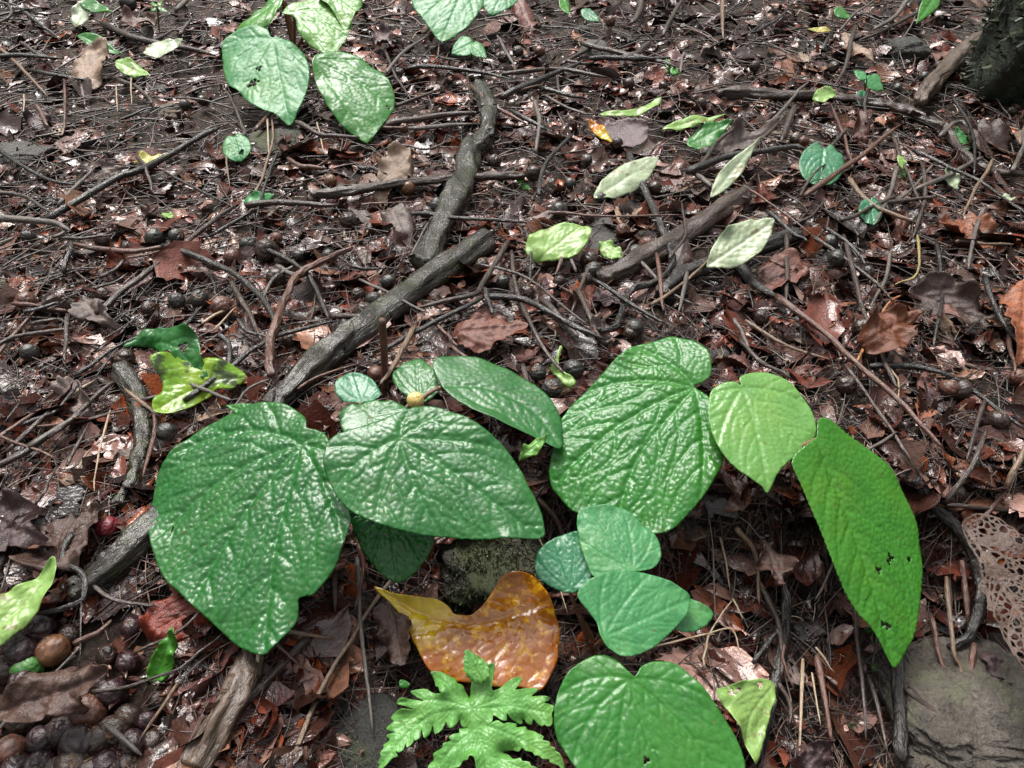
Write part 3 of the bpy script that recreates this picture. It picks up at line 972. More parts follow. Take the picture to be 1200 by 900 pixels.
def moss_on(o, n, size, name, label, pal, seed=0):
    r_ = np.random.default_rng(seed)
    me0 = o.data
    nv = len(me0.vertices)
    co = np.zeros(nv * 3); me0.vertices.foreach_get('co', co); co = co.reshape(-1, 3)
    no = np.zeros(nv * 3); me0.vertices.foreach_get('normal', no); no = no.reshape(-1, 3)
    w_ = WLOC[o.name]
    cand = np.where(no[:, 2] > -0.3)[0]
    pick = r_.choice(cand, n)
    span = np.ptp(co, axis=0).mean() * 0.02
    P = co[pick] + w_ + r_.normal(0, span, (n, 3)) * (1 - np.abs(no[pick])) - no[pick] * size * 0.1
    keep = fbm(P[:, 0] / (size * 9), P[:, 1] / (size * 9) + P[:, 2] / (size * 9), seed + 3, 3) > -0.12
    P, Nn = P[keep], no[pick][keep]
    n = len(P)
    T = np.cross(Nn, r_.normal(0, 1, (n, 3))); T /= np.linalg.norm(T, axis=1)[:, None] + 1e-9
    up = Nn * r_.uniform(0.3, 1, (n, 1)) + np.cross(Nn, T) * r_.normal(0, 0.8, (n, 1))
    up /= np.linalg.norm(up, axis=1)[:, None]
    L_ = size * r_.uniform(0.5, 1.3, (n, 1))
    V = np.stack([P - T * L_ * 0.18, P + T * L_ * 0.18, P + up * L_ + T * L_ * 0.10, P + up * L_ - T * L_ * 0.10], 1).reshape(-1, 3)
    F = np.arange(n * 4).reshape(-1, 4)
    c = np.array(pal)[r_.integers(len(pal), size=n)] * r_.uniform(0.6, 1.4, (n, 1))
    me = new_mesh(name, V, F, tint_mat('moss_tufts_' + str(seed), 0.6), False, cols=np.repeat(c, 4, 0))
    m_ = bpy.data.objects.new(name, me)
    COL.objects.link(m_)
    tag(m_, label, 'moss', kind='stuff')

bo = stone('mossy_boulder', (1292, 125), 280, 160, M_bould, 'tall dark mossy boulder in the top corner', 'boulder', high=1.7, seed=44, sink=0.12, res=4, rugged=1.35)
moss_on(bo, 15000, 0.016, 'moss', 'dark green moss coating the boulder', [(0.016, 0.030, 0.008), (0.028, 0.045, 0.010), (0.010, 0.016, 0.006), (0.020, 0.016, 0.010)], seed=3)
moss_on(moss_stone, 5200, 0.0042, 'moss', 'short green moss on the big mossy stone', [(0.045, 0.060, 0.014), (0.062, 0.075, 0.02), (0.03, 0.036, 0.012), (0.04, 0.03, 0.02)], seed=5)

# ------------------------------------------------------------------ branches, logs and roots with their own words
def cap_name(label):
    return 'the ' + label.split(' lying')[0].split(' leaning')[0].split(' crossing')[0].split(' under')[0].split(' arching')[0].split(' bending')[0].split(' coming')[0].split(' with')[0].split(' above')[0].split(' below')[0].split(' beside')[0].split(' behind')[0].split(' on ')[0].split(' between')[0].split(' at ')[0].split(' hanging')[0].split(' standing')[0]

def log(name, pts, r, mat, label, cat, lift=0.002, r_end=None, sides=26, rough=0.2, n=16, wob=1.8, mk=None, seed=3, ridge=0.2):
    o = stick(name, pts, r, mat, lift, r_end, sides, wob, seed, rough, None, n, ridge)
    tag(o, label, cat)
    for i in ([len(pts) // 2] if len(pts) < 4 else [1, len(pts) - 2]):
        mark(pts[i][0], pts[i][1], cap_name(label))
    return o

def stub(parent, pts, r, mat, name='side_stub', r_end=None, lift=0.004):
    return stick(name, pts, r, mat, lift, r_end, 8, 1, None, 0.15, parent, 4)

def knot(parent, px, r_px, mat, up=0.0):
    """raised ring scar on a branch"""
    q = ground_pts([px])[0]
    q[2] = q[2] + up
    m = mpp(q)
    d = q - CAMP
    nrm = -d / np.linalg.norm(d) * 0.5 + np.array([0, 0, 0.6])
    nrm /= np.linalg.norm(nrm)
    a = np.cross(nrm, [1, 0, 0]); a /= np.linalg.norm(a)
    b = np.cross(nrm, a)
    V, F, TC = [], [], []
    prof = [(1.25, -0.5), (1.1, 0.1), (0.85, 0.34), (0.55, 0.2), (0.28, -0.05), (0.02, 0.1)]
    K = 14
    for (rr, h) in prof:
        for k in range(K):
            t = 2 * math.pi * k / K
            jr = rr * r_px * m * (1 + 0.1 * math.sin(3 * t + px[0]))
            V.append(q + a * math.cos(t) * jr + b * math.sin(t) * jr * 0.8 + nrm * h * r_px * m)
            TC.append((math.cos(t) * jr, math.sin(t) * jr, rr * 0.01))
    for i in range(len(prof) - 1):
        for k in range(K):
            F.append((i * K + k, i * K + (k + 1) % K, (i + 1) * K + (k + 1) % K, (i + 1) * K + k))
    return obj('knot', V, F, B[mat], parent, pivot=q, attrs={'tubeco': TC})

b1 = log('fallen_branch', [(322, 498), (360, 460), (402, 422), (440, 394), (470, 371), (518, 337), (576, 299)], 15, 'mossy', 'thick black fallen branch lying behind the green leaf cluster', 'branch', r_end=14, lift=0.006)
stub(b1, [(398, 409), (430, 388), (463, 364)], 6, 'black', 'bark_strip', 4, 0.016)
knot(b1, (500, 338), 6, 'black', 0.030)
knot(b1, (437, 384), 5, 'black', 0.026)
b2 = log('surface_root', [(497, 330), (512, 296), (530, 262), (543, 235), (549, 205), (562, 186), (573, 165), (571, 140), (560, 118)], 17, 'mossy', 'knobbly grey root coming down the middle of the slope', 'root', r_end=9, lift=0.000, rough=0.3, seed=21)
stub(b2, [(575, 165), (566, 140), (556, 122)], 6, 'dark brown', 'side_root', 3, 0.008)
knot(b2, (575, 182), 6, 'black', 0.045)
log('dry_stick', [(368, 250), (400, 246), (450, 238), (533, 229), (590, 227), (615, 225)], 5.5, 'dark brown', 'straight brown stick lying across the knobbly root', 'stick', lift=0.018, r_end=4)
b4 = log('cut_log', [(703, 344), (740, 326), (790, 297), (830, 270), (866, 244)], 12, 'dark brown', 'short ridged brown log lying between the fallen pale leaves', 'log', r_end=11, lift=0.004)
knot(b4, (742, 320), 7, 'dark brown', 0.028)
b5 = log('charred_stick', [(770, 362), (795, 341), (833, 325), (870, 311), (933, 289)], 9, 'black', 'charcoal grey stick lying above the light green leaf', 'stick', r_end=8, lift=0.008)
stub(b5, [(858, 318), (880, 345), (908, 362)], 7, 'black', 'side_branch', 4, 0.006)
log('surface_root', [(838, 124), (870, 122), (930, 126), (1000, 130), (1053, 143), (1098, 162), (1122, 190), (1150, 214), (1205, 219)], 6.5, 'dark brown', 'long dark root arching along the upper slope', 'root', r_end=4, lift=0.008, rough=0.32)
log('broken_log', [(1070, 138), (1090, 112), (1120, 80), (1156, 47)], 8.5, 'brown', 'brown broken log leaning against the mossy boulder', 'log', lift=0.012, r_end=7.5, rough=0.25, ridge=0.28)
b7 = log('surface_root', [(147, 448), (168, 478), (175, 513), (172, 545), (160, 577), (146, 606)], 11, 'mossy', 'smooth crooked root bending beside the widest leaf', 'root', r_end=8, lift=0.004, seed=8)
knot(b7, (176, 510), 6, 'black', 0.018)
log('dark_log', [(90, 712), (125, 690), (165, 655), (200, 622)], 17, 'mossy', 'dark rounded log under the left edge of the widest leaf', 'log', r_end=16, lift=0.002)
b8 = log('rotting_log', [(238, 915), (262, 868), (285, 828), (300, 790), (304, 758)], 18, 'brown', 'rotting brown log below the tip of the widest leaf', 'log', r_end=11, lift=0.006, rough=0.3, seed=14, ridge=0.3)
mo = stick('white_mould', [(311, 758), (315, 775), (314, 803)], 4.5, 'cream', 0.030, 2.5, 8, 2, 4, 0.4, b8)
stub(b8, [(293, 838), (330, 803), (362, 768), (386, 744)], 6, 'dark brown', 'side_branch', 4, 0.012)
log('bent_root', [(1062, 578), (1080, 602), (1108, 640), (1126, 683), (1131, 730), (1122, 764), (1104, 775)], 6.5, 'black', 'black shiny root bending like a hook on the wet rock', 'root', r_end=5.5, lift=0.012)
log('reddish_twig', [(325, 472), (326, 430), (346, 372), (366, 346), (418, 319)], 5, 'reddish', 'reddish arched twig leaning over the black branch', 'twig', lift=0.03, r_end=3)
log('twisted_vine', [(733, 197), (757, 250), (778, 300), (784, 330), (766, 349), (738, 361), (722, 398), (700, 408)], 4, 'black', 'black twisted vine looping below the lime fallen leaf', 'vine', lift=0.016, r_end=3.5)
log('hanging_root', [(1040, 752), (1043, 820), (1047, 905)], 6, 'black', 'straight black root hanging below the drooping leaf', 'root', r_end=7, lift=0.012)
log('hanging_root', [(913, 690), (916, 747), (903, 813), (880, 905)], 4, 'black', 'black root hanging beside the pale veined leaf', 'root', r_end=7, lift=0.010)
lp = stick('black_loop', [(100, 650), (89, 677), (112, 698), (113, 727), (90, 738), (62, 743)], 4, 'black', 0.022, 3, 8, 1, 5)
lp.name = 'curled_twig'
tag(lp, 'black curled twig looping above the fruit heap', 'twig')
mark(100, 690, 'the black curled twig')

# standing peg
def peg():
    a, b = ground_pts([(451, 466)])[0], None
    d = rays([(448, 374)])[0]
    t = (a[1] + 0.012) / d[1]
    b = CAMP + d * t
    W = catmull([a, (a + b) / 2 + np.array([0.001, 0, 0]), b], 6)
    V, F, TC = tube_geo(W, np.full(len(W), 4.4 * mpp(a)), 9, 5, 0.15)
    o = obj('standing_stick', V, F, B['reddish'], None, pivot=a, attrs={'tubeco': TC})
    tag(o, 'short reddish-brown stick standing upright behind the small leaves', 'stick')
    mark(449, 400, 'the upright reddish-brown stick')
peg()

# ------------------------------------------------------------------ the green plants
def foot(px, lift=0.0):
    q = ground_pts([px])[0]
    q[2] += lift
    return q

A_ = [(362, 503), (360, 493), (350, 482), (333, 473), (310, 469), (283, 471), (263, 478), (240, 490), (217, 507), (193, 527), (177, 547), (167, 573), (163, 600), (171, 627), (177, 650), (187, 673), (203, 689), (227, 711), (253, 738), (277, 756), (303, 764), (320, 750), (337, 730), (343, 710), (345, 696), (363, 690), (383, 667), (398, 640), (409, 612), (408, 595), (400, 570), (391, 548), (388, 525), (382, 510), (372, 505)]
B_ = [(380, 528), (378, 545), (385, 565), (398, 585), (415, 600), (440, 612), (470, 620), (500, 625), (540, 628), (580, 629), (610, 629), (637, 626), (638, 610), (632, 590), (620, 565), (610, 545), (590, 520), (565, 500), (545, 488), (520, 478), (495, 475), (470, 482), (445, 492), (420, 500), (395, 508), (383, 518)]
C_ = [(507, 430), (513, 421), (540, 419), (567, 424), (587, 430), (613, 443), (640, 460), (657, 480), (661, 500), (658, 516), (633, 508), (600, 497), (567, 484), (540, 471), (523, 459), (513, 444)]
D_ = [(460, 445), (468, 430), (480, 422), (492, 420), (505, 430), (512, 445), (515, 458), (508, 465), (495, 472), (480, 466), (468, 458)]
E_ = [(393, 450), (400, 442), (417, 438), (432, 442), (444, 455), (446, 465), (435, 471), (418, 473), (403, 470), (394, 462)]
F_ = [(401, 478), (420, 472), (445, 469), (470, 473), (486, 488), (470, 504), (430, 512), (405, 508), (398, 492)]
G_ = [(411, 598), (414, 620), (422, 640), (435, 660), (450, 675), (465, 682), (480, 675), (495, 660), (505, 645), (509, 626), (495, 612), (455, 600), (430, 595)]
H_ = [(648, 520), (652, 500), (661, 482), (673, 468), (690, 452), (707, 437), (725, 420), (743, 407), (765, 400), (785, 394), (800, 397), (815, 402), (828, 413), (833, 427), (832, 442), (822, 450), (813, 453), (824, 461), (832, 468), (835, 485), (841, 508), (848, 535), (838, 560), (825, 580), (808, 600), (790, 615), (770, 622), (745, 618), (715, 612), (690, 602), (668, 590), (654, 575), (645, 560), (642, 542)]
I_ = [(832, 463), (837, 453), (850, 448), (862, 448), (868, 452), (866, 443), (880, 437), (900, 437), (923, 447), (940, 463), (953, 483), (958, 503), (953, 515), (940, 530), (927, 538), (913, 553), (903, 573), (895, 567), (880, 558), (860, 543), (843, 523), (833, 500), (830, 480)]
J_ = [(960, 492), (973, 492), (993, 507), (1013, 522), (1033, 537), (1053, 560), (1070, 593), (1080, 620), (1086, 667), (1083, 710), (1080, 737), (1067, 770), (1058, 783), (1050, 773), (1030, 740), (1003, 707), (980, 663), (963, 620), (952, 593), (940, 567), (930, 540), (944, 522), (956, 514), (958, 502)]
K1 = [(627, 660), (633, 643), (653, 629), (677, 624), (690, 640), (697, 665), (688, 686), (667, 695), (643, 686), (630, 674)]
K2 = [(677, 606), (683, 594), (710, 590), (735, 597), (753, 613), (770, 627), (775, 650), (767, 664), (747, 670), (720, 673), (697, 676), (686, 655), (679, 630)]
K3 = [(676, 697), (690, 680), (717, 669), (750, 668), (783, 678), (800, 687), (812, 697), (806, 718), (793, 734), (777, 750), (757, 763), (733, 769), (713, 759), (703, 744), (700, 730), (690, 717)]
K3b = [(790, 690), (805, 698), (815, 704), (837, 717), (830, 731), (817, 739), (800, 741), (788, 735), (780, 715)]
K4 = [(734, 785), (720, 770), (700, 767), (677, 777), (660, 797), (650, 827), (652, 860), (667, 887), (685, 910), (710, 928), (745, 940), (790, 950), (835, 938), (866, 918), (876, 895), (864, 862), (842, 828), (821, 802), (793, 778), (770, 774), (752, 780), (744, 792)]

p1 = empty('leafy_seedling', foot((430, 560)), 'broad green seedling with seven wet quilted leaves behind the orange leaf', 'plant', 'broad-leaved seedlings')
f1 = WLOC[p1.name]
oA, qA = leaf_blade('leaf_blade', A_, (353, 521), (303, 763), 0.085, (-0.16, -0.30, 1), G['deep'], p1, 'palmate', cup=-0.22, droop=0.10, bull=1.2, cell=0.0060, via=[(325, 620), (310, 700)], seed=2, sp=1.8, wave=0.010)
oA['label'] = 'widest leaf, dark and deeply quilted'
oB, qB = leaf_blade('leaf_blade', B_, (468, 514), (637, 628), 0.110, (0.02, -0.33, 1), G['deep'], p1, 'palmate', cup=-0.16, droop=0.10, bull=0.75, cell=0.0065, via=[(520, 545), (590, 595)], seed=4, sp=1.8, wave=0.008)
oB['label'] = 'smooth oval leaf with pale centre'
oC, qC = leaf_blade('leaf_blade', C_, (516, 452), (658, 514), 0.075, (0.10, -0.02, 1), G['deep'], p1, 'pinnate', cup=-0.22, droop=0.14, bull=0.6, cell=0.006, via=[(570, 455), (625, 478)], seed=6, fold=0.1)
oD, qD = leaf_blade('leaf_blade', D_, (490, 466), (488, 424), 0.055, (0.0, -0.1, 1), G['deep'], p1, 'palmate', cup=0.2, bull=0.6, cell=0.005, seed=7, npal=2)
oE, qE = leaf_blade('leaf_blade', E_, (422, 470), (412, 440), 0.055, (-0.1, -0.2, 1), G['teal'], p1, 'palmate', cup=-0.2, bull=0.4, cell=0.005, seed=8, npal=2)
oF, qF = leaf_blade('leaf_blade', F_, (435, 488), (480, 480), 0.070, (0.0, -0.1, 1), G['deep'], p1, 'palmate', cup=-0.1, bull=0.4, cell=0.005, seed=9)
oG, qG = leaf_blade('leaf_blade', G_, (455, 604), (466, 681), 0.040, (0.05, -0.55, 1), G['deep'], p1, 'palmate', cup=0.12, droop=0.12, bull=0.9, cell=0.006, seed=10)
for o_, q_, r_ in ((oA, qA, 0.0028), (oB, qB, 0.0028), (oC, qC, 0.0022), (oD, qD, 0.0015), (oE, qE, 0.0015), (oF, qF, 0.0018), (oG, qG, 0.002)):
    petiole(q_, f1, r_, 'petiole', o_, sag=0.012)
W = catmull([f1 + np.array([0, 0, -0.01]), f1 + np.array([0.002, 0.0, 0.015]), f1 + np.array([0, 0.004, 0.035])], 5)
V, Ff, TC = tube_geo(W, np.linspace(0.004, 0.003, len(W)), 8, 2)
obj('stem', V, Ff, B['petiole'], p1, attrs={'tubeco': TC})
mark(285, 610, 'the widest quilted leaf'); mark(515, 555, 'the smooth oval green leaf')

p2 = empty('leafy_seedling', foot((870, 560)), 'seedling with one large puckered leaf, a pale leaf and a drooping leaf', 'plant', 'broad-leaved seedlings')
f2_ = WLOC[p2.name]
oH, qH = leaf_blade('leaf_blade', H_, (814, 455), (720, 610), 0.075, (-0.10, -0.28, 1), G['fresh'], p2, 'palmate', cup=-0.14, droop=0.16, bull=1.2, cell=0.0056, via=[(777, 497), (745, 540)], seed=12, sp=1.8, wave=0.007)
oH['label'] = 'large puckered heart-shaped leaf'
oI, qI = leaf_blade('leaf_blade', I_, (869, 455), (903, 572), 0.095, (0.05, -0.30, 1), G['light'], p2, 'palmate', cup=-0.15, droop=0.10, bull=0.55, cell=0.005, via=[(885, 500)], seed=14, npal=2, sp=1.8)
oI['label'] = 'pale yellowish green leaf'
oJ, qJ = leaf_blade('leaf_blade', J_, (957, 514), (1058, 782), 0.085, (0.42, -0.55, 1), G['bright'], p2, 'pinnate', cup=-0.15, droop=0.06, bull=0.85, cell=0.0058, serr=0.0012, via=[(978, 565), (1015, 655)], seed=16, sp=1.8,
                 holes=[(1047, 653, 5), (1045, 658, 4), (1033, 668, 4.5), (1041, 731, 4), (1047, 734, 4), (1070, 655, 3)])
oJ['label'] = 'long drooping bright green leaf with small holes'
for o_, q_, r_ in ((oH, qH, 0.0028), (oI, qI, 0.0022), (oJ, qJ, 0.0024)):
    petiole(q_, f2_, r_, 'petiole', o_, sag=0.0)
V, Ff, TC = tube_geo(catmull([f2_ + np.array([0, 0, -0.01]), f2_ + np.array([0.003, 0.0, 0.02]), f2_ + np.array([0, 0.004, 0.04])], 5), 0.0035, 8, 2)
obj('stem', V, Ff, B['petiole'], p2, attrs={'tubeco': TC})
mark(745, 500, 'the large puckered leaf'); mark(895, 495, 'the pale yellowish leaf'); mark(1030, 640, 'the long drooping leaf')

p3 = empty('leafy_seedling', foot((693, 762)), 'small seedling with rounded matt blue-green leaves right of the orange leaf', 'plant', 'broad-leaved seedlings')
f3 = WLOC[p3.name]
o1, q1 = leaf_blade('leaf_blade', K1, (667, 691), (645, 632), 0.005, (-0.05, -0.35, 1), G['teal'], p3, 'palmate', cup=0.15, bull=0.6, cell=0.005, seed=20)
o2, q2 = leaf_blade('leaf_blade', K2, (742, 667), (693, 596), 0.020, (0.05, -0.3, 1), G['mint'], p3, 'palmate', cup=-0.15, droop=0.1, bull=0.4, cell=0.0055, seed=22, sp=1.8)
o3, q3 = leaf_blade('leaf_blade', K3, (709, 746), (810, 700), 0.025, (0.1, -0.3, 1), G['mint'], p3, 'palmate', cup=0.12, droop=0.1, bull=0.45, cell=0.0055, seed=24, sp=1.8)
o4, q4 = leaf_blade('leaf_blade', K3b, (786, 712), (836, 718), 0.010, (0.2, -0.3, 1), G['mint'], p3, 'palmate', bull=0.4, cell=0.005, seed=25, npal=2)
o5, q5 = leaf_blade('leaf_blade', K4, (738, 796), (795, 948), 0.010, (0.0, -0.28, 1), G['fresh'], p3, 'palmate', cup=-0.08, droop=0.12, bull=0.5, cell=0.008, via=[(748, 830), (765, 880)], seed=27, sp=2.0, holes=[(758, 890, 4)])
o5['label'] = 'largest leaf with strongly sunken veins'
for o_, q_ in ((o1, q1), (o2, q2), (o3, q3), (o4, q4), (o5, q5)):
    petiole(q_, f3, 0.0016, 'petiole', o_)
V, Ff, TC = tube_geo(catmull([f3 + np.array([0.0, -0.012, -0.01]), f3 + np.array([0.0, 0.0, 0.02]), q1 * 0.6 + f3 * 0.4], 5), 0.0022, 8, 2)
obj('stem', V, Ff, B['petiole'], p3, attrs={'tubeco': TC})
mark(665, 660, 'the round bluish leaf'); mark(755, 715, 'the matt blue-green leaf'); mark(745, 840, 'the bottom edge round leaf')

# upper seedlings
Q1 = [(258, 55), (262, 45), (272, 38), (285, 33), (300, 31), (313, 34), (318, 44), (326, 43), (340, 48), (353, 58), (360, 70), (362, 88), (357, 108), (348, 128), (337, 142), (322, 132), (305, 126), (290, 117), (278, 105), (266, 96), (260, 80)]
Q2 = [(366, 78), (368, 66), (380, 60), (395, 57), (410, 60), (428, 68), (444, 78), (456, 92), (462, 106), (460, 122), (450, 135), (438, 150), (428, 158), (415, 150), (398, 138), (382, 118), (371, 98)]
Q3 = [(330, 14), (340, 5), (356, 0), (372, -6), (392, -6), (405, 5), (412, 22), (408, 38), (400, 52), (388, 65), (375, 58), (360, 48), (349, 36), (345, 20)]
Q4 = [(258, 48), (268, 36), (285, 22), (300, 10), (318, 0), (333, -6), (328, 6), (318, 18), (305, 26), (285, 36), (270, 44)]
Q5 = [(372, -3), (388, -16), (410, -18), (425, 0), (417, 16), (405, 34), (396, 22), (385, 8)]
p4 = empty('leafy_seedling', foot((345, 62)), 'upper seedling with two big hanging leaves and reddish stems', 'plant', 'broad-leaved seedlings')
f4 = WLOC[p4.name]
for (ol, b, t, z, nr, mt, cl, ho, sd_) in (
        (Q1, (319, 46), (337, 141), 0.125, (-0.05, -0.45, 1), 'mint', 0.010, [(303, 80, 4), (294, 97, 5), (299, 94, 4)], 31),
        (Q2, (368, 70), (430, 157), 0.115, (0.1, -0.40, 1), 'fresh', 0.008, [(455, 118, 3)], 33),
        (Q3, (345, 14), (388, 64), 0.165, (0.1, -0.4, 1), 'light', 0.010, [], 35),
        (Q4, (330, -3), (258, 48), 0.145, (-0.3, -0.2, 1), 'bright', 0.010, [], 37),
        (Q5, (385, -8), (405, 33), 0.185, (0.1, -0.4, 1), 'light', 0.010, [], 39)):
    o_, q_ = leaf_blade('leaf_blade', ol, b, t, z, nr, G[mt], p4, 'palmate', cup=-0.2, droop=0.10, bull=0.75, cell=cl, holes=ho, seed=sd_, sp=1.6, wave=0.012)
    petiole(q_, f4, 0.0035, 'petiole', o_, sag=0.0)
V, Ff, TC = tube_geo(catmull([f4 + np.array([0, 0, -0.01]), f4 + np.array([0.003, 0.0, 0.05]), f4 + np.array([-0.005, 0.004, 0.11])], 5), 0.006, 8, 2)
obj('stem', V, Ff, B['petiole'], p4, attrs={'tubeco': TC})
mark(310, 90, 'the upper left hanging leaf'); mark(415, 110, 'the upper right hanging leaf')

R1 = [(482, -2), (486, 8), (495, 20), (506, 34), (517, 44), (535, 38), (552, 26), (562, 12), (567, 2), (560, -14), (540, -24), (510, -24), (490, -14)]
R2 = [(566, 2), (570, 12), (577, 16), (590, 12), (604, 3), (610, -8), (590, -16), (572, -10)]
p5 = empty('leafy_seedling', foot((545, 2)), 'seedling at the top edge with one bluish green drooping leaf', 'plant', 'broad-leaved seedlings')
for (ol, b, t, z, sd_) in ((R1, (545, -16), (517, 43), 0.13, 51), (R2, (590, -12), (577, 15), 0.11, 53)):
    o_, q_ = leaf_blade('leaf_blade', ol, b, t, z, (0.0, -0.45, 1), G['mint'], p5, 'palmate', cup=-0.15, droop=0.1, bull=0.75, cell=0.011, seed=sd_, sp=1.6)
    petiole(q_, WLOC[p5.name], 0.003, 'petiole', o_)
mark(522, 15, 'the top edge seedling')

def sprout(label, leaves, footpx, mat='petiole', r=0.0012, name='tiny_seedling', group='tiny seedlings', lmwords=None, cell=0.009):
    p = empty(name, foot(footpx), label, 'seedling', group)
    f = WLOC[p.name]
    for k, (b, t, wd, sh, z, nr, gm) in enumerate(leaves):
        o_, q_ = leaf_blade('leaf_blade', leaf_outline(b, t, wd, sh), b, t, f[2] + z, nr, G[gm], p, 'palmate' if sh in ('heart', 'round') else 'pinnate', cup=-0.15, droop=0.08, bull=0.9, cell=cell, seed=int(b[0]) % 91 + k, sp=1.5, npal=2, wave=0.004)
        petiole(q_, f, r, mat, o_)
    c = np.mean([(np.array(l[0]) + np.array(l[1])) / 2 for l in leaves], 0)
    mark(c[0], c[1], lmwords)
    return p

sprout('little round bluish leaf on a thin stem above the mossy stone', [((274, 159), (281, 187), 35, 'heart', 0.05, (0, -0.4, 1), 'mint')], (273, 205), lmwords='the little round leaf')
sprout('heart-shaped blue-green leaf on its own below the long arched root', [((965, 172), (960, 217), 54, 'heart', 0.05, (0, -0.35, 1), 'teal')], (972, 222), lmwords='the heart-shaped leaf')
sprout('tiny teal pointed leaf below the heart-shaped seedling leaf', [((1018, 234), (1024, 263), 27, 'heart', 0.04, (0, -0.35, 1), 'teal')], (1020, 272), lmwords='the tiny teal leaf')
sprout('small pointed leaf by itself below the top edge leaf', [((555, 50), (529, 62), 24, 'ovate', 0.04, (0, -0.4, 1), 'mint'), ((553, 52), (570, 68), 17, 'ovate', 0.04, (0, -0.4, 1), 'mint')], (552, 76), lmwords='the small pointed leaf')
sprout('three-leaved sprout between the stone and the long root', [((1014, 91), (1036, 105), 18, 'ovate', 0.05, (0.1, -0.4, 1), 'mint'), ((1016, 92), (1001, 82), 11, 'ovate', 0.06, (0, -0.3, 1), 'mint'), ((1012, 106), (1008, 124), 15, 'ovate', 0.03, (0, -0.4, 1), 'teal')], (1012, 118), lmwords='the three-leaved sprout')
sprout('thin sprout with one green and one yellow leaf at the top', [((977, 12), (997, 20), 12, 'ovate', 0.07, (0, -0.4, 1), 'fresh'), ((974, 36), (946, 34), 6, 'lance', 0.04, (0, -0.4, 1), 'yellow')], (973, 40), 'yellow', lmwords='the thin two-leaved sprout')
sprout('small sprout with a star of narrow leaves at the top left', [((184, 9), (198, 13), 6, 'lance', 0.08, (0, -0.3, 1), 'fresh'), ((184, 9), (177, 3), 5, 'lance', 0.09, (0, -0.3, 1), 'bright'), ((185, 8), (190, 1), 5, 'lance', 0.09, (0, -0.3, 1), 'bright'), ((184, 10), (176, 13), 5, 'lance', 0.08, (0, -0.3, 1), 'fresh')], (187, 42), 'green', lmwords='the star-shaped sprout')
sprout('tiny green sprout beside the knobbly root', [((610, 216), (622, 221), 8, 'ovate', 0.015, (0, -0.4, 1), 'bright'), ((610, 216), (600, 199), 5, 'lance', 0.02, (0, -0.3, 1), 'bright'), ((610, 215), (614, 203), 6, 'lance', 0.02, (0, -0.3, 1), 'bright')], (611, 222), 'green', 0.0008, lmwords='the tiny bright sprout')
sprout('small green clover-like sprout above the yellow-edged leaf', [((785, 82), (797, 85), 9, 'ovate', 0.03, (0, -0.4, 1), 'bright'), ((784, 80), (781, 68), 6, 'ovate', 0.03, (0, -0.3, 1), 'bright'), ((783, 82), (776, 86), 6, 'ovate', 0.02, (0, -0.3, 1), 'lime')], (784, 90), 'green', 0.001, lmwords='the clover-like sprout')
sprout('single teal leaflet beside a bright blade at the top edge', [((681, 12), (703, 24), 14, 'ovate', 0.05, (0, -0.4, 1), 'teal'), ((657, -4), (667, 18), 13, 'lance', 0.05, (0.2, -0.3, 1), 'bright')], (676, 26), 'green', lmwords='the teal leaflet')
sprout('bright lime sprout with curled leaf on the arched root', [((1052, 182), (1062, 199), 9, 'elliptic', 0.04, (0.2, -0.4, 1), 'lime'), ((1060, 199), (1056, 212), 7, 'elliptic', 0.02, (0.2, -0.4, 1), 'bright')], (1058, 212), 'yellow', 0.001, lmwords='the lime curled sprout')
sprout('two-leaved speck of a sprout on the dark bank', [((1003, 852), (1012, 850), 9, 'ovate', 0.01, (0, -0.5, 1), 'bright'), ((1002, 853), (993, 848), 7, 'ovate', 0.01, (0, -0.5, 1), 'bright')], (1003, 858), 'green', 0.0006, lmwords='the two-leaved sprout', cell=0.004)
sprout('tiny round-leaved sprout on the bank beside the oval brown leaf', [((838, 664), (833, 660), 7, 'round', 0.008, (0, -0.5, 1), 'bright'), ((839, 663), (844, 660), 6, 'round', 0.008, (0, -0.5, 1), 'bright')], (839, 668), 'green', 0.0006, lmwords='the tiny round-leaved sprout', cell=0.004)
sprout('dim green leaflets under the drooping leaf', [((1022, 740), (1012, 726), 16, 'round', 0.01, (0, -0.5, 1), 'fresh'), ((1022, 780), (1030, 786), 10, 'ovate', 0.01, (0, -0.5, 1), 'fresh')], (1024, 775), 'green', 0.0008, lmwords='the dim green leaflets', cell=0.004)
sprout('green leaf tip poking in from the top edge near the boulder', [((1103, -16), (1077, 24), 20, 'lance', 0.14, (0.3, -0.4, 1), 'bright')], (1112, -8), 'green', lmwords='the hanging green leaf tip')
sprout('dark green leaf half hidden behind the widest leaf', [((322, 498), (264, 474), 24, 'lance', 0.07, (0, -0.2, 1), 'fresh')], (325, 505), lmwords='the half hidden green leaf')

